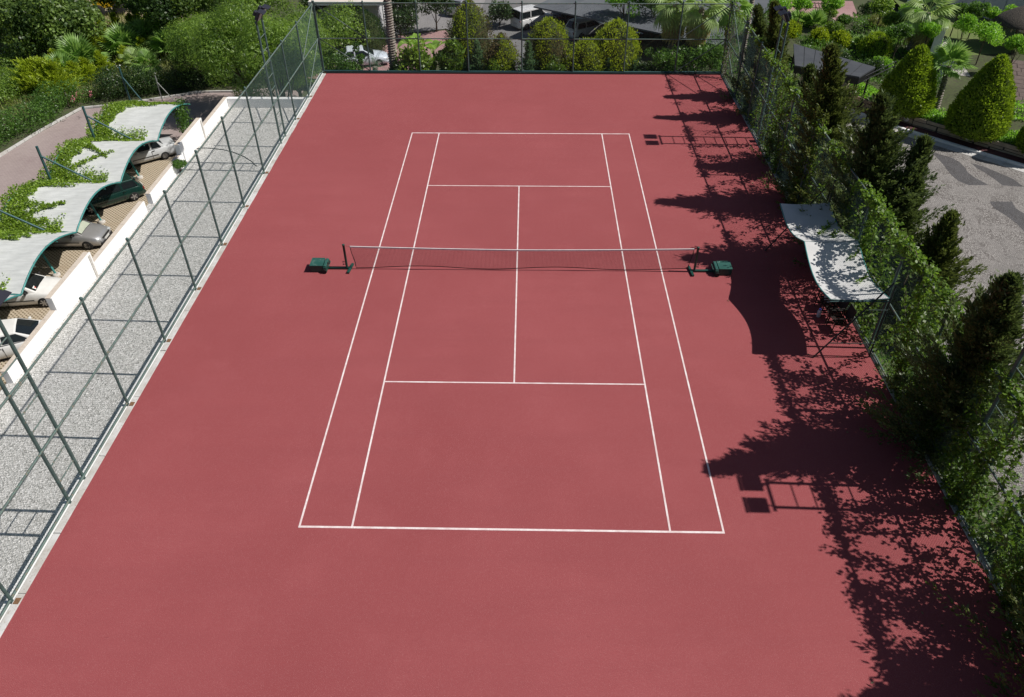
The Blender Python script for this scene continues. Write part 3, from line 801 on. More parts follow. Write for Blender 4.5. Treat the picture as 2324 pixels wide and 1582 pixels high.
MB().tube([(xr-net.location.x, 0, 1.05), (x1n, 0, ntop(x1n)-.01)], .005, 4).build('cable', MATS['black_metal'], net)
def netstand(x, s_, label):          # s_ = outward direction
    e = empty('net_stand', (x, ny, 0)); tag(e, label, 'net stand', 'portable net stands')
    MB().lathe([(.045, .08), (.045, 1.08), (.052, 1.081), (.052, 1.11), (.02, 1.12)], n=12).build('post', MATS['net_green'], e)
    MB().bb((min(0, s_*.9), -.045, .015), (max(0, s_*.9), .045, .09)).build('base_beam', MATS['net_green'], e, .006)
    MB().box((-s_*.13, -.02, .045), (.09, .62, .07), s_*.12).build('cross_foot', MATS['net_green'], e, .006)
    MB().bb((-s_*.13, -.04, .02), (0, .04, .088)).build('foot_link', MATS['net_green'], e)
    for z in (.22, .33): MB().lathe([(.012, 0), (.012, .07), (.03, .07), (.03, .09)], (s_*.04, 0, z), 8, 'X').build('wing_bolt', MATS['black_metal'], e) if s_ > 0 else MB().lathe([(.03, -.09), (.03, -.07), (.012, -.07), (.012, 0)], (-.04, 0, z), 8, 'X').build('wing_bolt', MATS['black_metal'], e)
    x1, x2 = s_*.86, s_*1.34
    bx = MB().bb((min(x1, x2), -.25, .03), (max(x1, x2), .27, .30)).build('counterweight_box', MATS['net_green'], e, .012)
    MB().bb((min(x1, x2)-.012, -.262, .30), (max(x1, x2)+.012, .282, .32)).build('lid', MATS['box_lid'], bx, .006)
    y1 = s_*.84; y2 = s_*.71
    ch = MB().bb((min(y1, y2), -.31, .03), (max(y1, y2), .31, .26)).build('wheel_housing', MATS['net_green'], e, .02)
    MB().bb((min(y1, y2)+.01, -.27, .26), (max(y1, y2)-.01, .27, .31)).build('hinge_cover', MATS['box_lid'], ch, .015)
    for yy in (-.335, .335): MB().lathe([(.09, -.02), (.09, .02)], (s_*.79, yy, .10), 14, 'Y').build('wheel', MATS['tyre'], e)
    MB().tube([(s_*.70, -.17, .2), (s_*.65, -.17, .24), (s_*.65, .17, .24), (s_*.70, .17, .2)], .015, 6).build('handle', MATS['box_lid'], e)
netstand(xl, -1, 'green wheeled net stand with weight box at the net end towards the gravel strip')
netstand(xr, 1, 'green wheeled net stand with weight box beside the shade canopy shadow')

# ================================================================== SHADE CANOPY + CHAIRS
sc_ = empty('shade_canopy', (0, 0, 0)); tag(sc_, 'pale cloth shade canopy on dark green poles over the chairs', 'canopy')
ya, yb, yc = .99, -1.95, -4.93
def cz(y):
    if y > yb: t = (y-yb)/(ya-yb); return 2.53*(1-t)+2.30*t-.34*math.sin(math.pi*t)
    t = (yb-y)/(yb-yc); return 2.53*(1-t)+2.33*t-.34*math.sin(math.pi*t)
def cpt(s_, t):
    y = ya+(yc-ya)*t; x = 9.78+(11.56-9.78)*s_
    x -= .0*s_; return (x, y, cz(y)+.05*s_-.06*math.sin(math.pi*s_))
b = MB(); nu, nv = 10, 36
vs = [cpt(i/nu, j/nv) for j in range(nv+1) for i in range(nu+1)]
vs2 = [(p[0], p[1], p[2]-.006) for p in vs]
fs = [(j*(nu+1)+i, j*(nu+1)+i+1, (j+1)*(nu+1)+i+1, (j+1)*(nu+1)+i) for j in range(nv) for i in range(nu)]
b.add(vs, fs, True); b.build('cloth', MATS['shade_cloth'], sc_)
for s_ in (0, 1): MB().tube([Vector(cpt(s_, j/nv))+Vector((-.01 if s_ == 0 else .01, 0, -.012)) for j in range(nv+1)], .022, 8).build('edge_tube', MATS['teal_steel'], sc_)
for t in (0, .495, 1): MB().tube([Vector(cpt(s2/8, t))+Vector((0, 0, -.03)) for s2 in range(9)], .024, 8).build('cross_tube', MATS['dark_teal'], sc_)
MB().tube([(9.78, -4.95, 2.24), (11.6, -4.95, 2.26)], .02, 8).build('cross_tube', MATS['dark_teal'], sc_)
for y, f in ((1.25, (9.74, 1.29, 0)), (-5.03, (9.75, -5.05, 0))):
    MB().tube([f, (11.55, y+.1, 2.95)], .026, 8).build('slanted_pole', MATS['pole_dark'], sc_)
    MB().tube([(11.6, y+.05, 0), (11.6, y+.05, 2.9)], .026, 8).build('pole', MATS['pole_dark'], sc_)
    MB().tube([(10.10, y, .62), (11.6, y, .62)], .018, 6).build('strut', MATS['pole_dark'], sc_)
    MB().tube([(11.0, y, 1.98), (11.6, y, 1.98)], .016, 6).build('strut', MATS['pole_dark'], sc_)
def chair(loc, rz, label):
    e = empty('armchair', loc, rz); tag(e, label, 'chair', 'dark slatted chairs under the shade canopy')   # faces +x
    for sx in (-1, 1):
        for s_ in (-1, 1):
            MB().tube([(sx*.24+.02*sx, s_*.235, 0), (sx*.21, s_*.235, .64)], .02, 6).build('leg', MATS['chair_dark'], e)
    for k in range(7): MB().box((-.19+.065*k, 0, .42), (.05, .46, .018)).build('slat', MATS['chair_dark'], e)
    for s_ in (-1, 1):
        MB().box((-.01, s_*.235, .655), (.52, .055, .028)).build('armrest', MATS['chair_dark'], e, .005)
        MB().box((0, s_*.235, .40), (.46, .03, .04)).build('seat_rail', MATS['chair_dark'], e)
        MB().box((0, s_*.235, .12), (.46, .025, .03)).build('stretcher', MATS['chair_dark'], e)
    M = Matrix.Rotation(R(-14), 3, 'Y')
    MB().box((-.30, 0, .70), (.03, .48, .50), M=M).build('backrest', MATS['chair_dark'], e, .006)
chair((10.98, -3.58, 0), math.pi, 'dark slatted armchair nearest the camera under the shade canopy')
chair((10.94, -3.02, 0), math.pi+.06, 'middle dark slatted armchair under the shade canopy')
chair((10.90, -2.44, 0), math.pi-.04, 'dark slatted armchair farthest under the canopy, carrying a white bag')
bg_ = empty('tote_bag', (10.95, -2.44, .43)); tag(bg_, 'crumpled white bag with dark print on the farthest chair', 'bag')
b = MB(); pr = [(.17, 0), (.21, .06), (.20, .18), (.15, .30), (.10, .34)]
b.lathe(pr, n=12)
for i, v in enumerate(b.v): b.v[i] = (v[0]*.75+random.uniform(-.02, .02), v[1]*1.15+random.uniform(-.025, .025), v[2]+(random.uniform(-.02, .02) if v[2] > .05 else 0))
b.build('sack', MATS['bag_white'], bg_)
MB().tube([(0, -.1, .33), (.02, -.06, .46), (.02, .06, .46), (0, .1, .33)], .012, 5).build('handle', MATS['black_metal'], bg_)
MB().box((-.135, 0, .17), (.02, .16, .10)).build('print', MATS['black_metal'], bg_)
wb = empty('water_bottle', (10.58, -2.86, 0)); tag(wb, 'water bottle with blue cap standing between the chairs', 'bottle')
MB().lathe([(.06, 0), (.07, .02), (.07, .24), (.03, .30)], n=12).build('body', MATS['bottle_clear'], wb)
MB().lathe([(.045, .30), (.045, .36)], n=10).build('cap', MATS['bottle_blue'], wb)
# thin black tube following a curve over the gravel
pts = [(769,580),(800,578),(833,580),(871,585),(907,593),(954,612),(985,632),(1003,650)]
tag(MB().tube([tuple(G(u, v, -1.585)) for u, v in pts], .022, 6).build('gravel_curve', MATS['curve_black']), 'thin black tube lying in a curve across the gravel', 'cable')

# ================================================================== CARPORTS
VY = [26.6, 20.73, 15.18, 9.72, 4.24, -1.25, -6.7]
XF, XB, ZV, RISE = -23.4, -27.3, -4.72, .78
def vault(x, y, ya_, yb_, sag=.0):
    t = (y-ya_)/(yb_-ya_)
    return ZV+RISE*math.sin(math.pi*min(1, max(0, t)))**.9*(1-.10*math.sin(math.pi*(x-XB)/(XF-XB)))
ORD = ['farthest carport canopy, half in tree shade', 'carport canopy above the old white sedan', 'carport canopy above the dark green hatchback', 'carport canopy above the silver hatchback', 'carport canopy above the white car with a windscreen card', 'carport canopy at the left photo edge']
# canopies listed far to near: canopy k spans VY[k+1]..VY[k]
CL = ['pale grey vaulted carport canopy farthest away, dappled by tree shade', 'pale grey vaulted carport canopy above the dark green hatchback', 'pale grey vaulted carport canopy with vines beside the silver hatchback', 'pale grey vaulted carport canopy above the white car with windscreen card', 'pale grey vaulted carport canopy cut by the left photo edge', 'pale grey vaulted carport canopy next to the cut-off white car']
for k in range(5):
    yb_, ya_ = VY[k], VY[k+1]
    e = empty('carport', ((XF+XB)/2, (ya_+yb_)/2, -7)); tag(e, CL[k], 'carport', 'vaulted carports in the parking row')
    off = np.array([(XF+XB)/2, (ya_+yb_)/2, -7])
    def P(x, y, dz=0.0): return (x-off[0], y-off[1], vault(x, y, ya_, yb_)+dz-off[2])
    b = MB(); nu, nv = 12, 30
    vs = [P(XF+(XB-XF)*i/nu, ya_+.03+(yb_-ya_-.06)*j/nv, .022*math.sin(i*1.7+j*.9+k*2)+.018*math.sin(j*1.9+k)-(.05*math.sin(math.pi*i/nu)*abs(math.sin(math.pi*j*3/nv)) if 0 < j < nv else 0)) for j in range(nv+1) for i in range(nu+1)]
    b.add(vs, [(j*(nu+1)+i, j*(nu+1)+i+1, (j+1)*(nu+1)+i+1, (j+1)*(nu+1)+i) for j in range(nv) for i in range(nu)], True)
    b.build('canopy_cloth', MATS['carport_cloth'], e)
    for x in (XF+.02, XB-.45):
        MB().tube([P(x, ya_+.03+(yb_-ya_-.06)*j/20, -.02) for j in range(21)], .045, 8).build('arch', MATS['teal_steel'], e)
    for t in (.2, .8):
        y = ya_+(yb_-ya_)*t; MB().tube([P(XB-.45, ya_+(yb_-ya_)*(.03 if t < .5 else .97), 0), P(XB-.45, ya_+(yb_-ya_)*(.30 if t < .5 else .70), -.12)], .03, 6).build('tie', MATS['teal_steel'], e)
    for t in (.3, .7):
        y = ya_+(yb_-ya_)*t; MB().tube([P(XF+.02, y, -.17), P(XB-.45, y, -.17)], .025, 6).build('purlin', MATS['teal_steel'], e)
    # mast, stay and front leg stand at the near valley
    ym = ya_-.35
    q = lambda x, y, z: (x-off[0], y-off[1], z-off[2])
    MB().tube([q(-27.2, ym, -7.1), q(-27.2, ym, -2.28)], .075, 10).build('mast', MATS['dark_teal'], e)
    MB().tube([q(-27.15, ym, -2.9), q(-25.0, ya_+.0, -4.62)], .055, 8).build('stay', MATS['dark_teal'], e)
    MB().tube([q(-25.7, ya_-.3, ZV-.02), q(-24.9, ya_-.75, -7.0)], .06, 8).build('front_leg', MATS['teal_steel'], e)
    MB().lathe([(.2, 0), (.2, .12), (.14, .16)], q(-24.9, ya_-.75, -7.0), 10).build('footing', MATS['concrete'], e)
    MB().tube([q(XF+.02, ya_+.03, ZV-.02), q(XB-.45, ya_+.03, ZV-.02)], .045, 8).build('valley_beam', MATS['teal_steel'], e)
# ---- small stays beyond the carports
for i, ((u0, v0), (u1, v1), (u2, v2), lab, mt_) in enumerate((((470, 262), (515, 415), (575, 418), 'teal steel mast with a slanted stay standing behind the farthest carport', 'dark_teal'), ((607, 296), (635, 394), (680, 392), 'thin pale steel post with a slanted stay by the hedge', 'galv'))):
    f = G(u1, v1, -7.0); f2 = G(u2, v2, -6.95)
    e = empty('stay_post', tuple(f)); tag(e, lab, 'post')
    hgt = float(ONY(u0, v0, f[1])[2]+7)
    r_ = .07 if i == 0 else .045
    MB().tube([(0, 0, -.1), (0, 0, hgt)], r_, 8).build('mast', MATS[mt_], e)
    MB().tube([(0, 0, hgt*.75), tuple(f2-f)], r_*.75, 8).build('stay', MATS[mt_], e)

# ================================================================== CARS
def wheel(e, x, y, r, w_, rim, spokes):
    wl = MB().lathe([(r*.62, -w_/2), (r*.93, -w_/2), (r, -w_*.32), (r, w_*.32), (r*.93, w_/2), (r*.62, w_/2)], (x, y, r), 22, 'Y').build('wheel', MATS['tyre'], e)
    s_ = 1 if y > 0 else -1
    MB().lathe([(r*.64, 0), (r*.64, .012)], (x, y+s_*(w_/2-.012)-(.012 if s_ < 0 else 0), r), 20, 'Y').build('rim_disc', MATS['rim_dark'] if spokes else MATS[rim], wl)
    b = MB(); yo = y+s_*(w_/2+.004)
    n = spokes or 7
    for k in range(n):
        a = 2*math.pi*k/n
        M = Matrix.Rotation(-a, 3, 'Y')
        if spokes: b.box(Vector((x, yo, r))+M @ Vector((r*.33, 0, 0)), (r*.60, .02, r*.17), M=M)
        else: b.box(Vector((x, yo, r))+M @ Vector((r*.45, 0, 0)), (r*.14, .012, r*.10), M=M)
    b.lathe([(r*.15, 0), (r*.15, .018)], (x, yo-.009, r), 10, 'Y') if spokes else None
    b.build('rim', MATS[rim] if spokes else MATS['rim_dark'], wl)
def car(loc, rz, label, paintm, L=3.95, W=1.68, Hh=1.46, prof=None, cab=None, wb_=2.47, wr=.30, fo=.78, rim='rim', spokes=5, trim=True, plate=True, shade=False, boxy=0.0, group=None, card=False, name='parked_car', cat='car', ap=False):
    """loft: prof = [(x 0..1 from tail, top z, half width factor)], cab = (x tail glass base, roof rear, roof front, windscreen base) as fractions"""
    e = empty(name, loc, rz); tag(e, label, cat, group)
    hw = W/2; zb = .20; belt = cab[4]
    X = lambda f: (f-.5)*L
    prof = sorted(prof); base_prof = prof
    fine = []
    for i in range(len(prof)-1):                           # smooth the outline
        p0, p1, p2, p3 = prof[max(0, i-1)], prof[i], prof[i+1], prof[min(len(prof)-1, i+2)]
        for q in range(3):
            t = q/3; row = [p1[0]+(p2[0]-p1[0])*t]
            for d_ in (1, 2):
                m1 = (p2[d_]-p0[d_])/max(1e-6, p2[0]-p0[0])*(p2[0]-p1[0]); m2 = (p3[d_]-p1[d_])/max(1e-6, p3[0]-p1[0])*(p2[0]-p1[0])
                row.append((2*t**3-3*t*t+1)*p1[d_]+(t**3-2*t*t+t)*m1+(-2*t**3+3*t*t)*p2[d_]+(t**3-t*t)*m2)
            fine.append(tuple(row))
    prof = fine+[prof[-1]]
    st = []
    for (f, zt, wf) in prof: st.append((X(f), zt, hw*wf))
    secs = []
    for (x, zt, w_) in st:
        zm = zb+(zt-zb)*.45
        secs.append([(x, -w_*.90, zb), (x, -w_*.985, zb+(zt-zb)*.22), (x, -w_, zm), (x, -w_*.965, zb+(zt-zb)*.82), (x, -w_*.86, zt-.02), (x, -w_*.45, zt+.018), (x, 0, zt+.025),
                     (x, w_*.45, zt+.018), (x, w_*.86, zt-.02), (x, w_*.965, zb+(zt-zb)*.82), (x, w_, zm), (x, w_*.985, zb+(zt-zb)*.22), (x, w_*.90, zb)])
    b = MB(); n = 13; vs = [p for s_ in secs for p in s_]; fs = []
    for i in range(len(secs)-1):
        for k in range(n): fs.append((i*n+k, i*n+(k+1) % n, (i+1)*n+(k+1) % n, (i+1)*n+k))
    fs += [tuple(range(n)), tuple(range((len(secs)-1)*n, len(secs)*n))]
    b.add(vs, fs, True); bo = b.build('body', MATS[paintm], e)
    # wheel arches
    xf, xr_ = L/2-fo, L/2-fo-wb_
    cutb = MB()
    for x in (xf, xr_):
        for s_ in (-1, 1): cutb.lathe([(wr*1.16, -.22), (wr*1.16, .22)], (x, s_*(hw-.10), wr+.02), 22, 'Y')
    cut = cutb.build('cut', MATS['under'])
    md = bo.modifiers.new('b', 'BOOLEAN'); md.operation = 'DIFFERENCE'; md.object = cut; md.solver = 'EXACT'
    dg = bpy.context.evaluated_depsgraph_get(); dg.update()
    nm = bpy.data.meshes.new_from_object(bo.evaluated_get(dg)); bo.modifiers.clear(); old = bo.data; bo.data = nm; nm.name = 'body'
    if MATS['under'].name not in [m_.name for m_ in nm.materials if m_]: nm.materials.append(MATS['under'])
    cd = cut.data; bpy.data.objects.remove(cut); bpy.data.meshes.remove(cd); bpy.data.meshes.remove(old)
    MB().bb((X(.06), -hw*.78, zb-.06), (X(.94), hw*.78, zb+.02)).build('underbody', MATS['under'], e)
    # cabin
    c0, c1, c2, c3 = [X(f) for f in cab[:4]]; zr = Hh; wbelt = hw*.93; wroof = hw*(.74+boxy*.14)
    rb = .5; 
    def zt_at(x):
        f = x/L+.5
        for (a, za, _), (c_, zc, _) in zip(prof[:-1], prof[1:]):
            if a <= f <= c_: return za+(zc-za)*(f-a)/(c_-a)
        return prof[-1][1]
    z0, z3 = zt_at(c0)-.03, zt_at(c3)-.03
    cm = (c1+c2)/2
    ring = lambda x, z, w_: [(x, -w_, z), (x, w_, z)]
    Vb = [(c0, wbelt*.90, z0), (c1, wbelt, belt), (cm, wbelt*1.005, belt), (c2, wbelt, belt), (c3, wbelt*.92, z3)]
    Vr = [(c1, wroof*.95, zr-.035), (cm, wroof, zr), (c2, wroof*.95, zr-.045)]
    b = MB(); vs = []
    for s_ in (1, -1): vs += [(p[0], s_*p[1], p[2]) for p in Vb]+[(p[0], s_*p[1], p[2]) for p in Vr]
    vs += [(c1, 0, zr-.01), (cm, 0, zr+.025), (c2, 0, zr-.02), (c0, 0, z0+.02), (c3-.0, 0, z3+.02)]
    def S(i, s_): return i if s_ > 0 else i+8
    fs = []
    for s_ in (1, -1):
        fs += [(S(0, s_), S(1, s_), S(5, s_)), (S(1, s_), S(2, s_), S(6, s_), S(5, s_)), (S(2, s_), S(3, s_), S(7, s_), S(6, s_)), (S(3, s_), S(4, s_), S(7, s_)),
               (S(5, s_), S(6, s_), 17, 16), (S(6, s_), S(7, s_), 18, 17), (S(0, s_), S(5, s_), 16, 19), (S(4, s_), S(7, s_), 18, 20)]
    b.add(vs, fs, False); b.build('cabin', MATS[paintm], e, .035)
    # panes a few mm proud
    def pane(name, pts, nrm, mt_='glass'):
        nrm = Vector(nrm).normalized(); bb = MB(); pts = [Vector(p) for p in pts]; n_ = len(pts)
        bb.add([p+nrm*.014 for p in pts]+[p-nrm*.02 for p in pts], ([(0, 1, 4, 5), (1, 2, 3, 4)] if n_ == 6 else [tuple(range(n_))])+[(i, n_+i, n_+(i+1) % n_, (i+1) % n_) for i in range(n_)]); return bb.build(name, MATS[mt_], e)
    lerp = lambda a, c_, t: Vector(a)+(Vector(c_)-Vector(a))*t
    def front(t, s_): return lerp((c3, s_*wbelt*.92, z3), (c2, s_*wroof*.95, zr-.045), t)
    def rear(t, s_): return lerp((c0, s_*wbelt*.90, z0), (c1, s_*wroof*.95, zr-.035), t)
    def quad(fn, t0, t1, k):
        a0, b0, a1, b1 = fn(t0, -1), fn(t0, 1), fn(t1, -1), fn(t1, 1)
        return [lerp(a0, b0, k), lerp(a0, b0, .5)+Vector((0, 0, .034)), lerp(a0, b0, 1-k), lerp(a1, b1, 1-k*.9), lerp(a1, b1, .5)+Vector((0, 0, .036)), lerp(a1, b1, k*.9)]
    sl_ = Vector((zr-z3, 0, c3-c2)); pane('windscreen', quad(front, .08, .92, .06), sl_)
    sl2 = Vector((-(zr-z0), 0, -(c0-c1))); pane('rear_window', quad(rear, .10, .90, .09), sl2)
    if shade: pane('sunshade', [p+Vector((.0, 0, .0))+sl_.normalized()*.006 for p in quad(front, .10, .52, .10)], sl_, 'sunshade')
    if card:
        q_ = quad(front, .10, .9, .06); a_ = lerp(q_[0], q_[2], .10); pane('windscreen_card', [a_+sl_.normalized()*.008, a_+Vector((0, .24, 0))+sl_.normalized()*.008, a_+Vector((-.16, .24, .10))+sl_.normalized()*.008, a_+Vector((-.16, 0, .10))+sl_.normalized()*.008], sl_, 'paper')
        pane('card_mark', [a_+Vector((-.05, .07, .033))+sl_.normalized()*.014, a_+Vector((-.05, .16, .033))+sl_.normalized()*.014, a_+Vector((-.11, .16, .07))+sl_.normalized()*.014, a_+Vector((-.11, .07, .07))+sl_.normalized()*.014], sl_, 'red_print')
    for s_ in (1, -1):
        def sd(x, t):       # side surface point
            return Vector((x, s_*(wbelt+(wroof-wbelt)*t+.0), belt+(zr-.05-belt)*t))
        ns = (0, s_*(zr-belt), wbelt-wroof)
        bpx = cm-.04*L*.3
        fr_b, fr_t = c2+(c3-c2)*.62, c2+(c3-c2)*.08; re_b, re_t = c1-(c1-c0)*.45, c1-(c1-c0)*.02
        pane('side_window', [sd(bpx+.05, .07), sd(fr_b, .07), sd(fr_t, .88), sd(bpx+.05, .88)], ns)
        pane('side_window', [sd(re_b, .07), sd(bpx-.05, .07), sd(bpx-.05, .88), sd(re_t, .88)], ns)
        MB().box((c2+(c3-c2)*.5, s_*(hw+.06), belt+.05), (.12, .17, .12)).build('mirror', MATS['plastic'] if card or trim == 'black' else MATS[paintm], e, .03)
        MB().box((bpx-.12, s_*(hw*.985+.008), belt-.10), (.16, .03, .03)).build('door_handle', MATS['plastic'] if boxy else MATS[paintm], e)
        MB().box((bpx+.0, s_*(hw*.995), .50), (.012, .02, .66)).build('door_seam', MATS['under'], e)
        if trim: MB().box(((xf+xr_)/2, s_*(hw*1.0+.004), .50), (wb_-2.6*wr, .02, .05)).build('trim_strip', MATS['plastic'], e)
        wv = base_prof[-2][2]*hw
        MB().box((L/2-.20, s_*(wv*.76), zt_at(L/2-.2)-.14), (.26, .34, .15), s_*-.5).build('headlight', MATS['headlamp'], e, .03)
        MB().box((-L/2+.10, s_*(hw*base_prof[1][2]*.84), zt_at(-L/2+.1)-.22), (.16, .20, .20)).build('taillight', MATS['taillamp'], e, .02)
        for x in (xf, xr_): wheel(e, x, s_*(hw-.10), wr, .20, rim, spokes)
    MB().bb((L/2-.16, -hw*.80, .19), (L/2+.02, hw*.80, .40)).build('front_bumper', MATS['plastic'] if trim == 'black' else MATS[paintm], e, .04)
    MB().bb((-L/2-.02, -hw*.80, .22), (-L/2+.14, hw*.80, .45)).build('rear_bumper', MATS['plastic'] if trim == 'black' else MATS[paintm], e, .04)
    MB().bb((L/2-.03, -.42, .50), (L/2+.012, .42, .60)).build('grille', MATS['plastic'], e, .01)
    MB().bb((L/2+.012, -.26, .36), (L/2+.03, .26, .47)).build('number_plate', MATS['plate'], e)
    MB().bb((-L/2-.035, -.26, .52), (-L/2-.005, .26, .63)).build('number_plate', MATS['plate'], e)
    return e
HATCH = [(0, .62, .70), (.02, .80, .82), (.06, .92, .93), (.18, .96, 1), (.45, .93, 1), (.70, .92, 1), (.80, .86, .985), (.90, .76, .95), (.965, .64, .86), (1, .48, .70)]
HCAB = (.035, .13, .52, .765, .90)
OLD = [(0, .70, .84), (.015, .86, .93), (.03, .92, .95), (.20, .95, .98), (.45, .92, 1), (.66, .92, 1), (.73, .92, .99), (.93, .86, .97), (.985, .80, .95), (1, .60, .90)]
OCAB = (.19, .30, .55, .70, .92)
SEDAN = [(0, .60, .72), (.02, .84, .84), (.06, .96, .92), (.16, .98, .97), (.42, .93, 1), (.68, .93, 1), (.78, .88, .98), (.90, .77, .94), (.965, .66, .86), (1, .48, .68)]
SCAB = (.14, .27, .54, .755, .93)
VAN = [(0, .70, .88), (.01, .95, .95), (.03, 1.02, .97), (.40, 1.02, 1), (.72, 1.02, 1), (.80, .98, .98), (.92, .86, .94), (.975, .72, .86), (1, .5, .72)]
VCAB = (.012, .04, .60, .79, 1.02)
def at_wheel(px, z, rz, L, wb_, fo, W, front, side):   # car origin from one wheel's contact point
    g = G(*px, z); lx = (L/2-fo) if front else (L/2-fo-wb_); ly = side*(W/2-.05)
    c_, s_ = math.cos(rz), math.sin(rz)
    return (float(g[0]-(lx*c_-ly*s_)), float(g[1]-(lx*s_+ly*c_)), z)
ZL = -6.994
rz = R(2); car(at_wheel((349, 976), ZL, rz, 3.92, 2.49, .80, 1.68, True, -1), rz, 'silver hatchback with a sunshade in its windscreen, nose to the parapet', 'car_silver', 3.92, 1.68, 1.46, HATCH, HCAB, 2.49, .295, .80, spokes=0, shade=True, trim='black', group='cars in the carport row')
rz = R(180+41); car(at_wheel((530, 784), ZL, rz, 4.15, 2.52, .85, 1.70, False, 1), rz, 'dark green hatchback with star-spoke wheels, tail to the parapet', 'car_green', 4.15, 1.70, 1.38, HATCH, HCAB, 2.52, .31, .85, spokes=5, group='cars in the carport row')
rz = R(180+38); car(at_wheel((650, 622), ZL, rz, 4.15, 2.44, .75, 1.63, False, 1), rz, 'old boxy pale sedan with dark side stripe, tail to the parapet', 'car_oldwhite', 4.15, 1.63, 1.44, OLD, OCAB, 2.44, .285, .75, rim='rim', spokes=0, boxy=.45, group='cars in the carport row')
rz = R(8); car(at_wheel((182, 1200), ZL, rz, 4.2, 2.55, .85, 1.70, True, -1), rz, 'white car with a red-marked card behind its windscreen', 'car_white', 4.2, 1.70, 1.42, SEDAN, SCAB, 2.55, .30, .85, spokes=6, trim=True, card=True, group='cars in the carport row')
rz = R(24); car((-23.6, 3.0, ZL), rz, 'white car cut by the left photo edge, bonnet to the parapet', 'car_white', 4.2, 1.70, 1.42, SEDAN, SCAB, 2.55, .30, .85, spokes=0, trim=False, group='cars in the carport row')
ZF = -5.95
car((-13.4, 37.9, ZF), R(14), 'pale blue-white saloon in shade behind the left of the far fence', 'car_ice', 4.5, 1.76, 1.44, SEDAN, SCAB, 2.62, .31, .86, spokes=6, trim=False, group='cars beyond the far fence')
car((.75, 48.2, ZF), R(38), 'white panel van parked behind the far fence by the dark sail', 'car_van', 4.0, 1.66, 1.72, VAN, VCAB, 2.5, .31, .78, rim='rim_dark', spokes=0, boxy=.8, group='cars beyond the far fence', name='parked_van', cat='van')
car((5.7, 45.7, ZF), R(36), 'white hatchback with red tail lamps behind the far fence', 'car_white', 4.35, 1.82, 1.48, HATCH, HCAB, 2.65, .325, .9, rim='rim_dark', spokes=5, trim=False, group='cars beyond the far fence')
car((4.6, 50.2, ZF), R(37), 'black car mostly hidden under the dark sail behind the white hatchback', 'car_black', 4.4, 1.78, 1.44, SEDAN, SCAB, 2.65, .32, .88, trim=False, group='cars beyond the far fence')
car((8.6, 43.0, ZF), R(36), 'black car in deep shade right of the white hatchback', 'car_black', 4.4, 1.78, 1.44, SEDAN, SCAB, 2.65, .32, .88, trim=False, group='cars beyond the far fence')
car((13.6, 43.2, ZF+1.1), R(34), 'white car half hidden by the golden shrub at the dark sail', 'car_white', 4.2, 1.74, 1.44, SEDAN, SCAB, 2.6, .31, .88, trim=False, group='cars beyond the far fence')
car((-6.2, 52.5, ZF), R(75), 'grey car by the pale road near the top of the photo', 'car_silver', 4.3, 1.75, 1.45, HATCH, HCAB, 2.6, .31, .88, trim=False, group='cars beyond the far fence')

# ================================================================== FAR AND GARDEN STRUCTURES
e = empty('sail_roof', (0, 0, 0)); tag(e, 'dark grey sail roof over the parked cars behind the far fence', 'canopy')
zs_ = -3.25; f0 = G(2071, 22, zs_); f1 = G(2500, 112, zs_); f2 = G(2760, 165, zs_)
A_ = Vector(f0); B_ = Vector(f1); dd = (B_-A_).normalized(); A_ = A_+dd*.35; nn_ = Vector((-dd.y, dd.x, 0)); Lr = 17.5
for k in range(6):
    a0, a1 = Lr*k/6+.01, Lr*(k+1)/6-.01
    b = MB(); vs = []
    for j in range(7):
        for i in range(5):
            s_ = a0+(a1-a0)*i/4; t = j/6*12
            vs.append(A_+dd*s_+nn_*t+Vector((0, 0, .05*t-.10*math.sin(math.pi*i/4)-.12*math.sin(math.pi*j/6))))
    b.add(vs, [(j*5+i, j*5+i+1, (j+1)*5+i+1, (j+1)*5+i) for j in range(6) for i in range(4)], True); b.build('sail_panel', MATS['dark_cloth'], e)
b = MB(); q = [A_, A_+dd*Lr]; b.add([q[0], q[1], q[1]+Vector((0, 0, -.12)), q[0]+Vector((0, 0, -.12))], [(0, 1, 2, 3)]); b.build('front_valance', MATS['dark_cloth'], e)
for k in range(4):
    p = A_+dd*(Lr*(k+.75)/3.9)+nn_*1.5; MB().tube([p+Vector((0, 0, -2.9)), p], .06, 8).build('post', MATS['black_metal'], e)
e = empty('kiosk', (0, 0, 0)); tag(e, 'small pale building with a cream awning roof left of the palm trunk', 'building')
K0 = G(1447, 128, -5.97); kx, ky = float(K0[0]), float(K0[1])
MB().bb((kx-4.5, ky, -6.1), (kx+.9, ky+4.5, -3.2)).build('wall', MATS['wall_pale'], e)
b = MB(); b.add([(kx-5, ky-.9, -3.15), (kx+1.7, ky-.9, -3.15), (kx+1.7, ky+7, -2.5), (kx-5, ky+7, -2.5), (kx-5, ky-.9, -3.0), (kx+1.7, ky-.9, -3.0), (kx+1.7, ky+7, -2.35), (kx-5, ky+7, -2.35)], [(0, 3, 2, 1), (4, 5, 6, 7), (0, 1, 5, 4), (1, 2, 6, 5), (2, 3, 7, 6), (3, 0, 4, 7)])
rf = b.build('roof', MATS['awning'], e)
MB().bb((kx-5.02, ky-.97, -3.3), (kx+1.72, ky-.91, -2.98)).build('fascia', MATS['white_plaster'], rf)
MB().tube([(kx+1.5, ky-.7, -6), (kx+1.5, ky-.7, -3.1)], .06, 8).build('post', MATS['white_plaster'], e)
MB().bb((kx-.9, ky-.03, -6.0), (kx, ky+.02, -3.9)).build('door', MATS['teal_steel'], e)
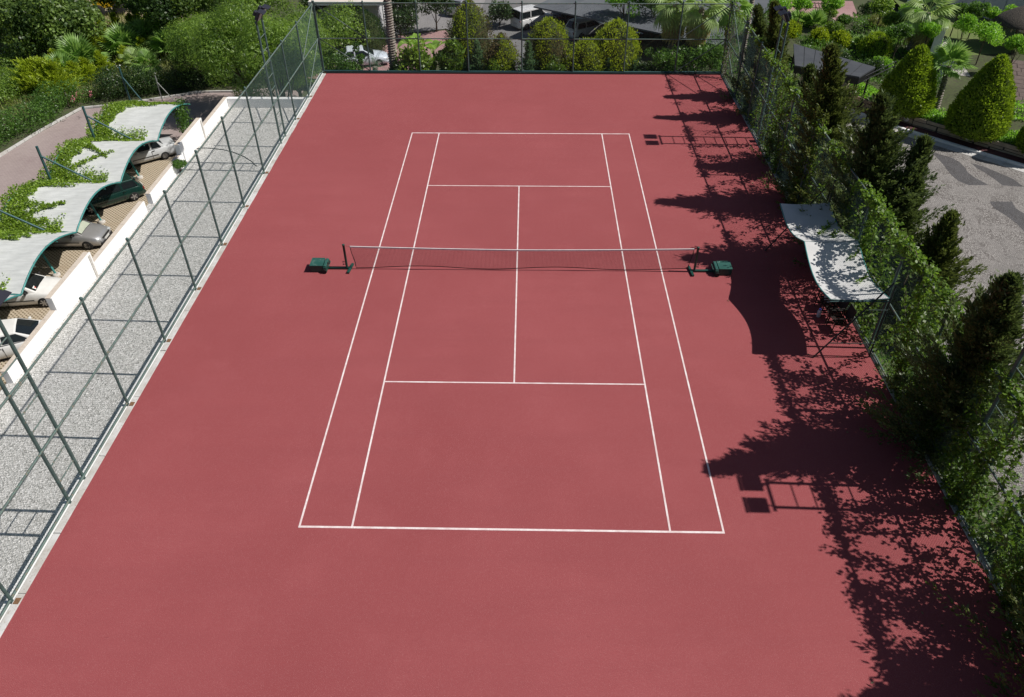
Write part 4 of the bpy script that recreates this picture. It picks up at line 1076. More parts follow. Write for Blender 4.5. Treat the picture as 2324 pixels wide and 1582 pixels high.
# long pale wall, top right
w0 = G(3740, 30, ZD+.55); w1 = G(3925, 102, ZD+.55); wd_ = Vector(w1)-Vector(w0); wd_.z = 0; wl_ = wd_.length; wd_.normalize()
e = empty('garden_building', tuple(w0)); tag(e, 'long pale panelled wall of a building at the top right corner', 'building'); e.rotation_euler = (0, 0, math.atan2(wd_.y, wd_.x))
MB().bb((-6, .05, -.6), (wl_+14, 6, 3.8)).build('wall', MATS['wall_pale'], e)
for k in range(12):
    x = -6+k*2.1
    if x < wl_+11: MB().bb((x+.04, .0, .25), (x+2.06, .045, 3.7)).build('wall_panel', MATS['wall_pale'], e, .01)
MB().bb((-6.2, -.25, 3.8), (wl_+14.2, 6.2, 3.95)).build('roof', MATS['concrete'], e)
# garden bar roof
zr_ = -.75
q = [G(3100, 170, zr_), G(3420, 262, zr_), G(3358, 300, zr_), G(3105, 255, zr_)]
e = empty('garden_pavilion', (0, 0, 0)); tag(e, 'dark grey flat-roofed garden pavilion behind the cypresses', 'pavilion')
c_ = [Vector(p) for p in q]; c_[3] = c_[3]
b = MB(); lo = [p+Vector((0, 0, -.10)) for p in c_]
b.add(c_+lo, [(0, 1, 2, 3), (4, 7, 6, 5), (0, 4, 5, 1), (1, 5, 6, 2), (2, 6, 7, 3), (3, 7, 4, 0)]); b.build('roof', MATS['pavilion_roof'], e)
for i, j in ((3, 2), (2, 1)):
    a, d_ = c_[i], c_[j]; MB().add([a+Vector((0, 0, -.1)), d_+Vector((0, 0, -.1)), d_+Vector((0, 0, -.5)), a+Vector((0, 0, -.5))], [(0, 1, 2, 3)]).build('fascia', MATS['black_metal'], e)
for p in c_:
    ctr = sum(c_, Vector())/4; p = p.lerp(ctr, .08); MB().tube([(p.x, p.y, ZD), (p.x, p.y, zr_-.08)], .06, 8).build('post', MATS['black_metal'], e)
n_ = 7
for k in range(1, n_):
    a = c_[0].lerp(c_[1], k/n_); d_ = c_[3].lerp(c_[2], k/n_); MB().tube([a+Vector((0, 0, .012)), d_+Vector((0, 0, .012))], .012, 5).build('roof_seam', MATS['black_metal'], e)
ctr = sum(c_, Vector())/4
MB().box((ctr.x, ctr.y, (ZD+zr_-.5)/2), (2.6, 2.0, zr_-.5-ZD), R(-35)).build('counter', MATS['stone'], e)
# truss beam beside the pavilion
e = empty('lattice_beam', (0, 0, 0)); tag(e, 'thin black lattice beam running from the pavilion to the cone shrub', 'beam')
t0 = Vector(G(3352, 312, -1.0)); t1 = Vector(G(3500, 240, -1.0))
for dz in (0, -.28): MB().tube([t0+Vector((0, 0, dz)), t1+Vector((0, 0, dz))], .03, 6).build('chord', MATS['black_metal'], e)
for k in range(9):
    a = t0.lerp(t1, k/9); d_ = t0.lerp(t1, (k+.5)/9); MB().tube([a, d_+Vector((0, 0, -.28))], .014, 5).build('web', MATS['black_metal'], e)
for t_ in (t0, t1): MB().tube([(t_.x, t_.y, ZD), t_], .04, 6).build('post', MATS['black_metal'], e)
# white stair pillars
for i, ((u, v), hgt, lab) in enumerate((((3540, 98), 2.3, 'white square pillar beside the garden path, farthest up the slope'), ((3541, 62), 2.3, 'white wall pillar at the top edge above the lollipop trees'), ((3640, 228), 2.2, 'white square pillar left of the round yellow-green tree'), ((3676, 322), 2.1, 'white stair pillar nearest the small fan palm'))):
    if i == 0: continue
    g = G(u, v, ZD+.55)
    e = empty('garden_pillar', tuple(g), R(-25)); tag(e, lab, 'pillar')
    MB().bb((-.28, -.2, -.4), (.28, .2, hgt)).build('shaft', MATS['white_plaster'], e, .01)
    MB().bb((-.36, -.28, hgt), (.36, .28, hgt+.08)).build('cap', MATS['white_plaster'], e, .01)
    MB().bb((-.1, .21, -.4), (.1, 2.6, hgt*.55)).build('side_wall', MATS['white_plaster'], e, .01)
# thatched parasol
g = G(3945, 190, ZD+.55)
e = empty('thatched_parasol', tuple(g)); tag(e, 'shaggy thatched parasol at the right photo edge', 'parasol')
MB().tube([(0, 0, -.3), (0, 0, 2.7)], .07, 8).build('pole', MATS['bark'], e)
MB().lathe([(1.75, 1.85), (1.72, 2.0), (1.3, 2.4), (.7, 2.8), (.2, 3.05), (.03, 3.1)], n=22).build('thatch_base', MATS['thatch'], e)
lf = LF(); n = 3500; az = rng.random(n)*2*np.pi; t = rng.random(n)**.6
P_ = np.stack([np.cos(az)*t*1.75, np.sin(az)*t*1.75, 3.12-1.22*t**1.3], 1); D_ = np.stack([np.cos(az), np.sin(az), -.75-t*.6], 1)+rng.normal(size=(n, 3))*.12
lf.add(P_, D_, np.array([0, 0, 1.0])+rng.normal(size=(n, 3))*.4, .38, .03, rng.random(n)); lf.build('thatch', 'lf_brown', e)
# garden lamps
def mushroom(px, z, lab):
    g = G(*px, z); e = empty('garden_lamp', tuple(g)); tag(e, lab, 'lamp', 'low mushroom garden lamps')
    MB().tube([(0, 0, -.2), (0, 0, .5)], .03, 8).build('stem', MATS['galv'], e)
    MB().lathe([(.26, .46), (.24, .52), (.14, .59), (.02, .62)], n=14).build('shade', MATS['net_tape'], e)
mushroom((3636, 424), ZD+.56, 'white mushroom lamp at the foot of the small palm trunk')
mushroom((3898, 492), ZD+.56, 'white mushroom lamp between the right cone shrub and the photo edge')
for (u, v), lab in (((3736, 535), 'round white bulkhead lamp on the stone wall below the right cone'), ((3986, 604), 'round white bulkhead lamp on the stone wall at the photo edge'), ((3523, 470), 'round white bulkhead lamp on the stone wall below the left cone')):
    d_ = ray(u, v); g = G(u, v, ZD+.33)
    # seat on the wall face
    best = min(range(len(wallp)-1), key=lambda i: (wallp[i][0]-g[0])**2+(wallp[i][1]-g[1])**2)
    a = Vector(wallp[best]); c2_ = Vector(wallp[best+1]); t = (c2_-a).normalized(); nrm = Vector((t.y, -t.x))
    pos = (a+c2_)/2+nrm*.045
    e = empty('wall_lamp', (pos.x, pos.y, ZD+.36)); e.rotation_euler = (0, 0, math.atan2(nrm.y, nrm.x)); tag(e, lab, 'lamp', 'round lamps on the stone wall')
    MB().lathe([(.17, 0), (.17, .05), (.12, .10), (.02, .12)], n=16, axis='X').build('globe', MATS['net_tape'], e)
    MB().box((.09, 0, .0), (.08, .30, .03)).build('grille_bar', MATS['galv'], e)
# yellow loader, half hidden at the top left
g = G(430, 55, -6.98)
e = empty('yellow_loader', tuple(g), R(25)); tag(e, 'yellow loader with raised arm half hidden behind the oak', 'loader')
MB().box((0, 0, 1.25), (2.6, 1.6, .9)).build('body', MATS['yellow_paint'], e, .08)
MB().box((-.5, 0, 2.2), (1.2, 1.3, 1.0)).build('cab', MATS['glass'], e, .08)
MB().box((-.5, 0, 2.75), (1.35, 1.45, .12)).build('cab_roof', MATS['yellow_paint'], e, .03)
for s_ in (-1, 1):
    MB().tube([(.9, s_*.55, 1.5), (2.2, s_*.5, 2.3), (3.1, s_*.45, 1.5)], .13, 8).build('arm', MATS['yellow_paint'], e)
    for x in (-.9, 1.0): MB().lathe([(.3, -.2), (.58, -.2), (.62, 0), (.58, .2), (.3, .2)], (x, s_*.85, .6), 16, 'Y').build('wheel', MATS['tyre'], e)
MB().add([(3.0, -.9, .7), (3.0, .9, .7), (3.0, .9, 1.7), (3.0, -.9, 1.7), (3.7, -.9, .6), (3.7, .9, .6), (3.3, .9, 1.3), (3.3, -.9, 1.3)], [(0, 1, 2, 3), (0, 4, 5, 1), (0, 3, 7, 4), (1, 5, 6, 2), (4, 7, 6, 5)]).build('bucket', MATS['yellow_paint'], e)
# trellis frame on the garden plaza
g = G(3140, 62, ZD+.02)
e = empty('slatted_frame', tuple(g), R(-12)); tag(e, 'low slatted garden frame on the pink paved plaza', 'frame')
for k in range(12): MB().box((-1.6+k*.29, 0, .95), (.07, 1.5, .05)).build('slat', MATS['bark'], e)
for sx in (-1.6, 1.6):
    for s_ in (-.7, .7): MB().tube([(sx, s_, 0), (sx, s_, .95)], .05, 6).build('leg', MATS['bark'], e)
for s_ in (-.7, .7): MB().box((0, s_, .90), (3.4, .06, .05)).build('rail', MATS['bark'], e)

# ================================================================== VEGETATION
# ---- cypresses along the right fence
CY = [(13.2, 16.6, 5.0, 1.5, 12.1, 'slim dark cypress behind the vine fence, nearest the far corner', 0),
      (13.2, 13.8, 6.0, 1.6, 12.05, 'dark cypress behind the floodlight mast at the vine fence', 1),
      (13.2, 8.3, 4.9, 1.8, 12.4, 'bushy cypress just this side of the far floodlight on the vine fence', 2),
      (13.0, 4.9, 7.0, 2.6, 11.75, 'tall cypress whose shadow points to the doubles line beyond the net', 3),
      (13.2, .55, 6.8, 3.0, 12.1, 'tall spreading cypress right behind the shade canopy', 4),
      (13.8, .0, 5.5, 1.9, 13.7, 'cypress close beside the spreading one, nearer the cobbled drive', 8),
      (14.5, -1.9, 3.7, 2.1, 14.4, 'compact dark cypress between the shade canopy and the cobbled drive', 5),
      (12.5, -8.6, 6.9, 2.3, 11.1, 'largest dark cypress, at the right photo edge near the camera', 6),
      (12.8, -16.4, 6.0, 3.0, 12.2, 'cypress below the right photo corner, seen by its shadow', 7)]
for x, y, zt_, rd, xt, lab, k in CY:
    z0 = zg(x, y)-.1
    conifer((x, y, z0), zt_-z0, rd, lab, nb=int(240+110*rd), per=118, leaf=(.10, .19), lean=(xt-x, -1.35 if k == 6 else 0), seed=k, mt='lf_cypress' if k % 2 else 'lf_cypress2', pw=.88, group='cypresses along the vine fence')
for k, (x, y, zt_, r, lab) in enumerate(((13.3, -12.4, 1.9, 1.5, 'dark shrub on the bank just below the largest cypress'), (13.2, -14.6, 1.8, 1.5, 'leafy shrub on the bank at the lower right photo edge'), (13.4, -6.4, 1.2, 1.4, 'leafy shrub on the bank between compact and largest cypress'), (13.3, -18.0, 1.8, 1.6, 'leafy shrub on the bank below the photo corner'))):
    z0 = zg(x, y); broadleaf((x, y, z0-.1), zt_-z0, r, lab, 'lf_hedge' if k % 2 else 'lf_dark', 18, 460, (.11, .2), .5, name='leafy_shrub', cat='shrub', seed=160+k, crown_h=(zt_-z0)*.5, trunk_r=.06)
# ---- vines on the right fence
def fence_vine(y0, y1, nst, label, mt='lf_vine', zmax=4.1, dens=1.0, seed=0, bare=0):
    global rng
    rng = np.random.default_rng(700+seed)
    e = empty('climbing_vine', (11.78, (y0+y1)/2, -.7)); tag(e, label, 'vine', 'vines on the right court fence')
    lf = LF(); st = MB(); yc_ = (y0+y1)/2
    nst = int(nst*.20*dens); cen = y0+(y1-y0)*rng.random(max(3, int((y1-y0)*.55)))
    for k in range(nst+bare):
        y = float(np.clip(cen[k % len(cen)]+rng.normal()*.30, y0, y1)); z = -.2; top = zmax*(.35+.75*rng.random()**.6); pts = []; drift = rng.normal()*.35
        while z < top and len(pts) < 60:
            pts.append((.05*rng.normal(), y-yc_, z+.7)); z += .10+.05*rng.random(); y += drift*.10+rng.normal()*.05
        if z >= zmax-.3:                                   # sprawl along the top rail and hang
            dirn = 1 if rng.random() < .5 else -1
            for j in range(int(4+10*rng.random())):
                y += dirn*.11; pts.append((.08*rng.normal(), y-yc_, zmax-.08+.07*rng.normal()+.7))
        if len(pts) < 3: continue
        if k < 9 or k >= nst: st.tube(pts[::2], .009+.006*rng.random(), 4, False)
        if k >= nst: continue
        P = np.array(pts); m_ = int(len(P)*7.5)
        ii = rng.integers(0, len(P), m_)
        Q = P[ii]+rng.normal(size=(m_, 3))*np.array([.09, .10, .08])
        D = rng.normal(size=(m_, 3))*.7+np.array([.1, 0, -.35])
        lf.add(Q, D, np.array([.2, 0, .9])+rng.normal(size=(m_, 3))*.5, .09+.07*rng.random(m_), .075+.04*rng.random(m_), .35+.25*rng.normal()*.5+rng.normal(size=m_)*.2+.12*(P[ii][:, 2]-2)/2)
    m_ = int((y1-y0)*230*min(1, dens)); yr = y0+(y1-y0)*rng.random(m_); kp = np.sin(yr*2.1+seed)+.6*np.sin(yr*5.3+seed*2) > -.35; yr = yr[kp]; m_ = len(yr)      # along the top rail
    lf.add(np.stack([rng.normal(size=m_)*.10, yr-yc_, zmax+.66-np.abs(rng.normal(size=m_))*.16], 1), rng.normal(size=(m_, 3))*.7+np.array([.1, 0, -.2]), np.array([.2, 0, .9])+rng.normal(size=(m_, 3))*.5, .12, .09, .6+rng.normal(size=m_)*.2)
    st.build('stem', MATS['stem'], e); lf.build('leaves', mt, e)
fence_vine(15.5, 20, 12, 'thin dry vine at the far corner of the right fence', dens=.5, seed=1, bare=14)
fence_vine(10.2, 14.5, 22, 'vine climbing round the far floodlight on the right fence', seed=2, bare=6, dens=.8)
fence_vine(5.8, 10.2, 32, 'leafy vine curtain between the far floodlight and the tall cypress', seed=3)
fence_vine(1.0, 5.8, 30, 'dense vine curtain just beyond the shade canopy', seed=4)
fence_vine(-4.8, 1.0, 62, 'vine trailing onto the shade canopy from the fence', seed=5)
fence_vine(-9.0, -4.8, 120, 'bright leafy vine on the fence just nearer than the canopy', mt='lf_vine', seed=6, zmax=4.15)
fence_vine(-13.6, -9.0, 70, 'shaded vine beneath the largest cypress', seed=7)
fence_vine(-20.5, -13.6, 170, 'sunlit vine on the fence at the lower right photo edge', mt='lf_vine', seed=8, zmax=4.15)
# vine sprigs lying on the shade canopy
rng = np.random.default_rng(77)
e = empty('vine_sprig', (11.3, -.7, 2.2)); tag(e, 'small vine sprigs lying on the pale shade cloth', 'vine')
lf = LF()
for (s0, t0) in ((.9, .18), (.72, .24), (.85, .30), (.97, .55), (.97, .75)):
    s_, t_ = s0, t0
    for k in range(11):
        p = np.array(cpt(min(1, s_), t_))-np.array([11.3, -.7, 2.2])+np.array([0, 0, .05])
        m_ = 4; lf.add(p+rng.normal(size=(m_, 3))*np.array([.04, .04, .03]), rng.normal(size=(m_, 3)), np.array([0, 0, 1.])+rng.normal(size=(m_, 3))*.4, .10, .07, rng.random(m_)); s_ -= .022+.02*rng.normal(); t_ += .006+.006*rng.normal()
lf.build('leaves', 'lf_vine', e)
# ---- carport vines
VL = ['creeper spread over the back of the farthest carport', 'creeper on the carport above the green hatchback', 'creeper on the carport beside the silver hatchback', 'creeper on the carport above the white car with a card', 'creeper on the carport at the left photo edge']
for k in range(5):
    rng = np.random.default_rng(800+k)
    yb_, ya_ = VY[k], VY[k+1]; yc_ = (ya_+yb_)/2
    e = empty('carport_creeper', (-26.5, yc_, -7)); tag(e, VL[k], 'vine', 'creepers on the carports')
    lf = LF(); n = 5600; Q = []
    # mass at the back, along the valley, plus runners towards the front
    a = rng.random(n); y = ya_+(yb_-ya_)*rng.random(n); x = XB-.95+1.5*rng.random(n)**1.3
    w_ = (np.sin(y*2.2+k)+np.sin(y*5.1))*.25; x = x+np.maximum(-.3, w_)*.5; Q.append(np.stack([x, y], 1))
    n2 = 1700; y2 = np.where(rng.random(n2) < .6, ya_+np.abs(rng.normal(size=n2))*.38, yb_-np.abs(rng.normal(size=n2))*.22); x2 = XB+3.1*rng.random(n2)**1.6; Q.append(np.stack([x2, y2], 1))
    for j in range(7):
        y0 = ya_+(yb_-ya_)*rng.random(); x0 = XB+.3; ln = .5+2.2*rng.random()**1.6; m_ = int(150*ln); t = rng.random(m_)**1.25
        Q.append(np.stack([x0+ln*t, y0+(.9*rng.normal())*t*ln*.5+.16*np.sin(t*5+j*2.1)*t+rng.normal(size=m_)*(.03+.16*(1-t)**1.5)], 1))
    Q = np.concatenate(Q); yy_ = np.clip(Q[:, 1], ya_-.25, yb_+.1); tt = np.clip((yy_-ya_)/(yb_-ya_), 0, 1)
    zz = ZV+RISE*np.sin(np.pi*tt)**.9+.04+.12*rng.random(len(Q))*np.clip((-25.6-Q[:, 0]), .15, 1)
    back = Q[:, 0] < XB-.35; zz = np.where(back, zz-rng.random(len(Q))**1.5*1.7, zz)
    P_ = np.stack([Q[:, 0]+26.5, yy_-yc_, zz+7], 1); m_ = len(P_)
    lf.add(P_, rng.normal(size=(m_, 3))+np.array([.2, 0, -.1]), np.array([0, 0, 1.])+rng.normal(size=(m_, 3))*.45, .09+.07*rng.random(m_), .08+.04*rng.random(m_), .45+rng.normal(size=m_)*.25)
    lf.build('leaves', 'lf_vine2', e)
    sm = MB()
    for j in range(4): sm.tube([(XB+26.5-.2, -2+1.2*j, 0), (XB+26.5-.3, -1.9+1.2*j, 1.2), (XB+26.5, -2.0+1.25*j, 2.6)], .03, 5)
    sm.build('stem', MATS['stem'], e)
rng = np.random.default_rng(61)
e = empty('hanging_creeper', (-23.6, 26.4, -7)); tag(e, 'creeper hanging from the front corner of the farthest carport', 'vine')
lf = LF(); n = 900; t = rng.random(n)
lf.add(np.stack([rng.normal(size=n)*.18, -.3-t*1.4+rng.normal(size=n)*.12, 2.9-1.9*rng.random(n)**1.4], 1), rng.normal(size=(n, 3))+np.array([0, 0, -.6]), runit(n), .15, .10, rng.random(n)*.6); lf.build('leaves', 'lf_hedge', e)
g = G(708, 672, -1.6); broadleaf(tuple(g), .75, .36, 'small green weed growing against the white parapet', 'lf_hedge', 9, 900, (.08, .16), .25, name='weed_plant', cat='plant', seed=1, flat=1.0)

# ---- behind the far fence
def fp(u, vt, y):
    p = ONY(u, vt, y); return float(p[0]), float(p[2])
def fdome(u, vt, wpx, y, label, mt='lf_gold', seed=0, two=None, n=8000, shape=dome, sink=.1, **kw):
    x, zt_ = fp(u, vt, y); z0 = zg(x, y)-sink; dep = float(np.dot(np.array([x, y, z0+1])-CAMP, FW)); r = wpx/2/(FPX*4000/WPX)*dep
    return topiary((x, y, z0), shape(r, zt_-z0), label, mt, n, seed=seed, two=two, rough=kw.pop('rough', .07), **kw)
fdome(1411, 50, 155, 41.5, 'large dark clipped dome shrub left of the palm trunk', 'lf_dark', 1, n=9000)
x, zt_ = fp(1290, 28, 40); broadleaf((x, y_ := 40, -6), zt_+6, 2.6, 'light green tree left of the dark clipped dome', 'lf_pepper', 20, 420, (.16, .28), .5, seed=2, flat=.9)
x, zt_ = fp(1375, 18, 45); broadleaf((x, 45, -6), zt_+6, 1.9, 'green tree rising behind the dark clipped dome', 'lf_pepper', 14, 380, (.16, .28), .5, seed=3, flat=.9)
fdome(1850-20, 15, 190, 24.2, 'tall half-browned thuja behind the far fence', 'lf_gold', 4, two=('lf_brown', 2.2, .15), n=11000)
fdome(1955, 150, 130, 21.8, 'low thuja with brown dead patches behind the far fence', 'lf_gold', 5, two=('lf_brown', .4, .1), n=6500, rough=.12)
fdome(2145, 86, 165, 22.4, 'golden thuja dome in front of the white hatchback', 'lf_gold', 6, two=('lf_brown', 3.6, 1.0), n=9500, rough=.10)
fdome(2295, 172, 150, 21.7, 'low golden thuja bush between the two golden domes', 'lf_gold', 7, n=7000, rough=.13)
fdome(2412, 93, 180, 22.4, 'big golden thuja dome right of the white hatchback', 'lf_gold', 8, n=11000, rough=.10)
for (u, vt, h_, lab, sd) in ((1862, 160, 3, 'small blue-green spruce left of the low brown-patched thuja', 21), (2065, 160, 3, 'small blue-green spruce left of the golden dome', 22), (1830, 215, 2, 'tiny blue-green spruce at the foot of the half-browned thuja', 23), (2380, 235, 2, 'tiny blue-green spruce at the foot of the big golden dome', 24), (2480, 240, 2, 'tiny blue-green spruce right of the big golden dome', 25)):
    x, zt_ = fp(u, vt, 21.2); z0 = zg(x, 21.2)-.1
    conifer((x, 21.2, z0), zt_-z0, .75 if h_ == 3 else .55, lab, nb=130, per=50, mt='lf_spruce', seed=sd, leaf=(.08, .15), pw=.9, name='spruce_tree', group='small spruces behind the far fence')
def fshrub(u, vt, wpx, y, label, mt='lf_vine2', seed=0, leaf=(.12, .22), nc=16, per=420, asp=.5, **kw):
    x, zt_ = fp(u, vt, y); z0 = zg(x, y)-.05; dep = float(np.dot(np.array([x, y, z0+1])-CAMP, FW)); r = wpx/2/(FPX*4000/WPX)*dep
    return broadleaf((x, y, z0), zt_-z0, r, label, mt, nc, per, leaf, asp, name='leafy_shrub', cat='shrub', seed=seed, flat=(zt_-z0)/r*.5, trunk_r=.05, **kw)
fshrub(1615, 165, 150, 21.6, 'yellow-green leafy shrub between the palm trunk and the brown thuja', seed=31, leaf=(.16, .28))
fshrub(1755, 150, 115, 21.5, 'bushy laurel with pale shoots below the half-browned thuja', 'lf_vine', seed=32, leaf=(.16, .28))
fshrub(1290, 185, 130, 21.6, 'small-leaved shrub at the far left fence corner', 'lf_hedge', seed=33, leaf=(.09, .16), nc=18)
fshrub(1360, 215, 110, 21.3, 'small-leaved shrub in front of the pale blue car', 'lf_hedge', seed=34, leaf=(.09, .16), nc=14)
fshrub(1392, 143, 46, 21.9, 'slender sapling crossing the pale blue car', 'lf_hedge', seed=35, leaf=(.09, .16), nc=8)
fshrub(1935, 215, 90, 21.0, 'low pale-leaved bush before the brown-patched thuja', 'lf_vine', seed=36, leaf=(.09, .17), nc=12)
fshrub(2160, 218, 100, 21.0, 'low pale-leaved bush at the foot of the golden dome', 'lf_vine', seed=37, leaf=(.09, .17), nc=12)
fshrub(2590, 170, 130, 21.7, 'green shrub under the dead palm fronds', 'lf_hedge', seed=38, leaf=(.11, .2))
fshrub(2700, 158, 150, 21.5, 'vine-covered shrub mass at the right of the far fence', 'lf_hedge', seed=39, leaf=(.11, .2), nc=20)
fshrub(2790, 150, 120, 21.4, 'leafy shrub filling the right corner of the far fence', 'lf_hedge', seed=40, leaf=(.11, .2))
fshrub(2520, 215, 90, 21.4, 'dark low shrub right of the big golden dome', 'lf_dark', seed=41, leaf=(.1, .18))
fshrub(1545, 235, 90, 21.3, 'dark low shrub at the foot of the ringed palm trunk', 'lf_dark', seed=42, leaf=(.1, .18))
fshrub(1470, 108, 60, 43, 'low clipped hedge bush by the pale kiosk', 'lf_hedge', seed=43, leaf=(.14, .22), nc=10)
# cycad by the palm
x, zt_ = fp(1462, 235, 21.3); e = empty('cycad', (x, 21.3, zg(x, 21.3))); tag(e, 'spiky dark cycad beside the ringed palm trunk', 'plant')
MB().tube([(0, 0, -.2), (0, 0, zt_-zg(x, 21.3)-.4)], [.2, .16], 8).build('trunk', MATS['palm_bark'], e)
def pinnate(L, nl, mt, wl):
    lf = LF(); t = np.repeat(np.linspace(.12, 1, nl), 2); sg = np.tile([1., -1.], nl)
    P = np.stack([L*t, 0*t, L*(.55*t-.75*t*t)], 1); D = np.stack([.5+0*t, sg, -.15+0*t], 1)
    lf.add(P, D, np.tile([0, 0, 1.], (len(t), 1)), wl*(1-.6*t), wl*.12, .3+.4*rng.random(len(t))); return lf
def pinn_obj(parent, n, L, top, mt, nl=22, wl=.28, el=(70, -25), name='frond'):
    lf = pinnate(L, nl, mt, wl); o = lf.build(name, mt, parent); me = o.data
    for i in range(n):
        f = o if i == 0 else link(name, me, parent)
        f.location = top; f.rotation_euler = (random.uniform(-.2, .2), -R(el[0]+(el[1]-el[0])*i/max(1, n-1)), i*2.4+random.uniform(-.2, .2)); s_ = random.uniform(.85, 1.1); f.scale = (s_, s_, s_)
pinn_obj(e, 18, 1.1, (0, 0, zt_-zg(x, 21.3)-.4), 'lf_agave', 20, .18)
# ringed palm trunk whose crown is above the photo
x0p = fp(1540, 280, 22.0)[0]; x1p = fp(1512, 0, 22.0)[0]; z0 = zg(x0p, 22.0); ztp = fp(1512, 0, 22.0)[1]
fan_palm((x0p, 22.0, z0), ztp+3.2-z0, 'tall ringed palm trunk rising past the far fence', L=1.0, n=18, trunk_r=.27, lean=((x1p-x0p)*(ztp+3.2-z0)/(ztp-z0), 0), droop=.7, skirt=6, seed=1)
# banana plants
def banana(u, vt, vb, y, label, n, seed):
    random.seed(seed); x, zt_ = fp(u, vt, y); z0 = zg(x, y)
    e = empty('banana_plant', (x, y, z0)); tag(e, label, 'plant', 'banana plants behind the far fence')
    hs_ = (zt_-z0)*.62
    MB().tube([(0, 0, -.1), (.05, 0, hs_*.5), (.08, 0, hs_)], [.11, .09, .05], 8).build('stem', MATS['leaf_stem'], e)
    for k in range(n):
        L = random.uniform(1.5, 2.1); az = k*2.4+seed; up = random.uniform(.55, 1.25)
        V = []; F = []; T = []; m_ = 9
        for i in range(m_+1):
            t = i/m_; r_ = L*t*math.cos(up*(1-.1*t)); zz = hs_*.9+L*(math.sin(up)*t-.55*t*t*t)
            wd2 = .26*math.sin(math.pi*min(1, max(.02, t)))**.6 if t > .25 else .03
            c0 = Vector((math.cos(az)*r_, math.sin(az)*r_, zz)); sd = Vector((-math.sin(az), math.cos(az), 0))*wd2
            V += [c0-sd+Vector((0, 0, wd2*.35)), c0, c0+sd+Vector((0, 0, wd2*.35))]
        for i in range(m_):
            F += [(3*i, 3*i+1, 3*i+4, 3*i+3), (3*i+1, 3*i+2, 3*i+5, 3*i+4)]; T += [random.uniform(.3, .8)]*2
        me = bpy.data.meshes.new('leaf'); me.from_pydata([tuple(v) for v in V], [], F); me.update(); a = me.attributes.new('tint', 'FLOAT', 'FACE'); a.data.foreach_set('value', T); me.materials.append(MATS['lf_banana'])
        for p in me.polygons: p.use_smooth = True
        link('leaf', me, e)
mat('leaf_stem', (.18, .20, .07), .7, (.12, .10, .05), 6)
banana(1612, 48, 150, 23.6, 'banana plant with broad pale leaves right of the palm trunk', 7, 3)
banana(1682, 100, 280, 22.2, 'thin upright banana plant left of the half-browned thuja', 5, 5)
# palms with dead skirts at the right of the far fence
for (u, vt, y, n, sk, lab, sd) in ((2640, 18, 24.3, 18, 26, 'fan palm with a shaggy brown skirt behind the far fence', 2), (2742, 30, 23.2, 16, 20, 'fan palm with drooping pale fronds at the right of the far fence', 3), (2865, 20, 26.5, 14, 6, 'green fan palm just outside the far right court corner', 4)):
    x, zt_ = fp(u, vt, y); z0 = zg(x, y); fan_palm((x, y, z0), zt_-z0, lab, L=1.05, n=n, mt='lf_palmpale' if sd < 4 else 'lf_palm', trunk_r=.22, droop=1.0, skirt=sk, elmin=-60, elmax=55, seed=sd)
x, zt_ = fp(2950, -60, 30); fan_palm((x, 30, zg(x, 30)), zt_-zg(x, 30)+1.5, 'slim dark palm trunk beyond the far right court corner', L=1.0, n=14, trunk_r=.2, seed=6)
# further back greenery along the top edge
for (u, v, zc, r, lab, mt_, sd) in ((1235, 5, -3.5, 1.6, 'dark bush at the top edge above the left fence corner', 'lf_dark', 51), (2560, 8, -2.0, 1.7, 'dark tree above the right end of the sail roof', 'lf_hedge', 53), (2440, 5, -2.0, 1.6, 'lime shrub at the top edge behind the sail roof', 'lf_lime', 54), (1585, 20, -3.6, 1.7, 'dark tree at the top edge just right of the palm trunk', 'lf_dark', 55), (1700, 10, -3.4, 1.6, 'dark tree at the top edge beyond the banana plants', 'lf_dark', 57), (1560, 95, -4.6, 1.5, 'dark leafy tree between the palm trunk and the banana plant', 'lf_dark', 58), (1950, 60, -4.9, 1.4, 'dark bush just left of the white van', 'lf_dark', 59)):
    g = G(u, v, zc); z0 = -6.0; broadleaf((float(g[0]), float(g[1]), z0), zc-z0+r*.9, r, lab, mt_, 16, 420, (.16, .28), .5, seed=sd, flat=.9, name='leafy_tree')

# ---- right garden
ZP = ZD+.55
def rcone(uc, vb, ut, vt, wpx, label, seed, n=16000):
    g = G(uc, vb, ZP); dep = float(np.dot(g-CAMP, FW)); r = wpx/2/(FPX*4000/WPX)*(dep+1.5)
    hd = np.array([FW[0], FW[1]]); dv = g[:2]-CAMP[:2]; dv = dv/np.linalg.norm(dv); c_ = g[:2]+dv*r*.75
    zt_ = float(ONY(ut, vt, c_[1])[2])
    return topiary((float(c_[0]), float(c_[1]), ZP-.1), cone(r, zt_-ZP+.1), label, 'lf_topiary', n, leaf=(.10, .20), seed=seed, rough=.025, name='clipped_cone', tuft=.35, group='large clipped cone shrubs')
rcone(3515, 455, 3590, 188, 196, 'large clipped cone shrub left of the small fan palm', 61)
rcone(3790, 545, 3868, 226, 212, 'large clipped cone shrub right of the small fan palm', 62)
rcone(4040, 610, 4090, 380, 150, 'clipped cone shrub cut by the right photo edge', 63)
def lolli(u, v, rpx, label, seed, mt='lf_lime', ch=2.1, z0=ZP, nc=16, sq=.75, name='round_tree'):
    g = G(u, v, z0+ch); dep = float(np.dot(g-CAMP, FW)); r = rpx/(FPX*4000/WPX)*dep
    return broadleaf((float(g[0]), float(g[1]), z0), ch+r*sq, r, label, mt, nc, 620, (.11, .2), .42, trunk_r=.05, flat=sq, seed=seed, name=name, clump=.42, group='round-crowned garden trees')
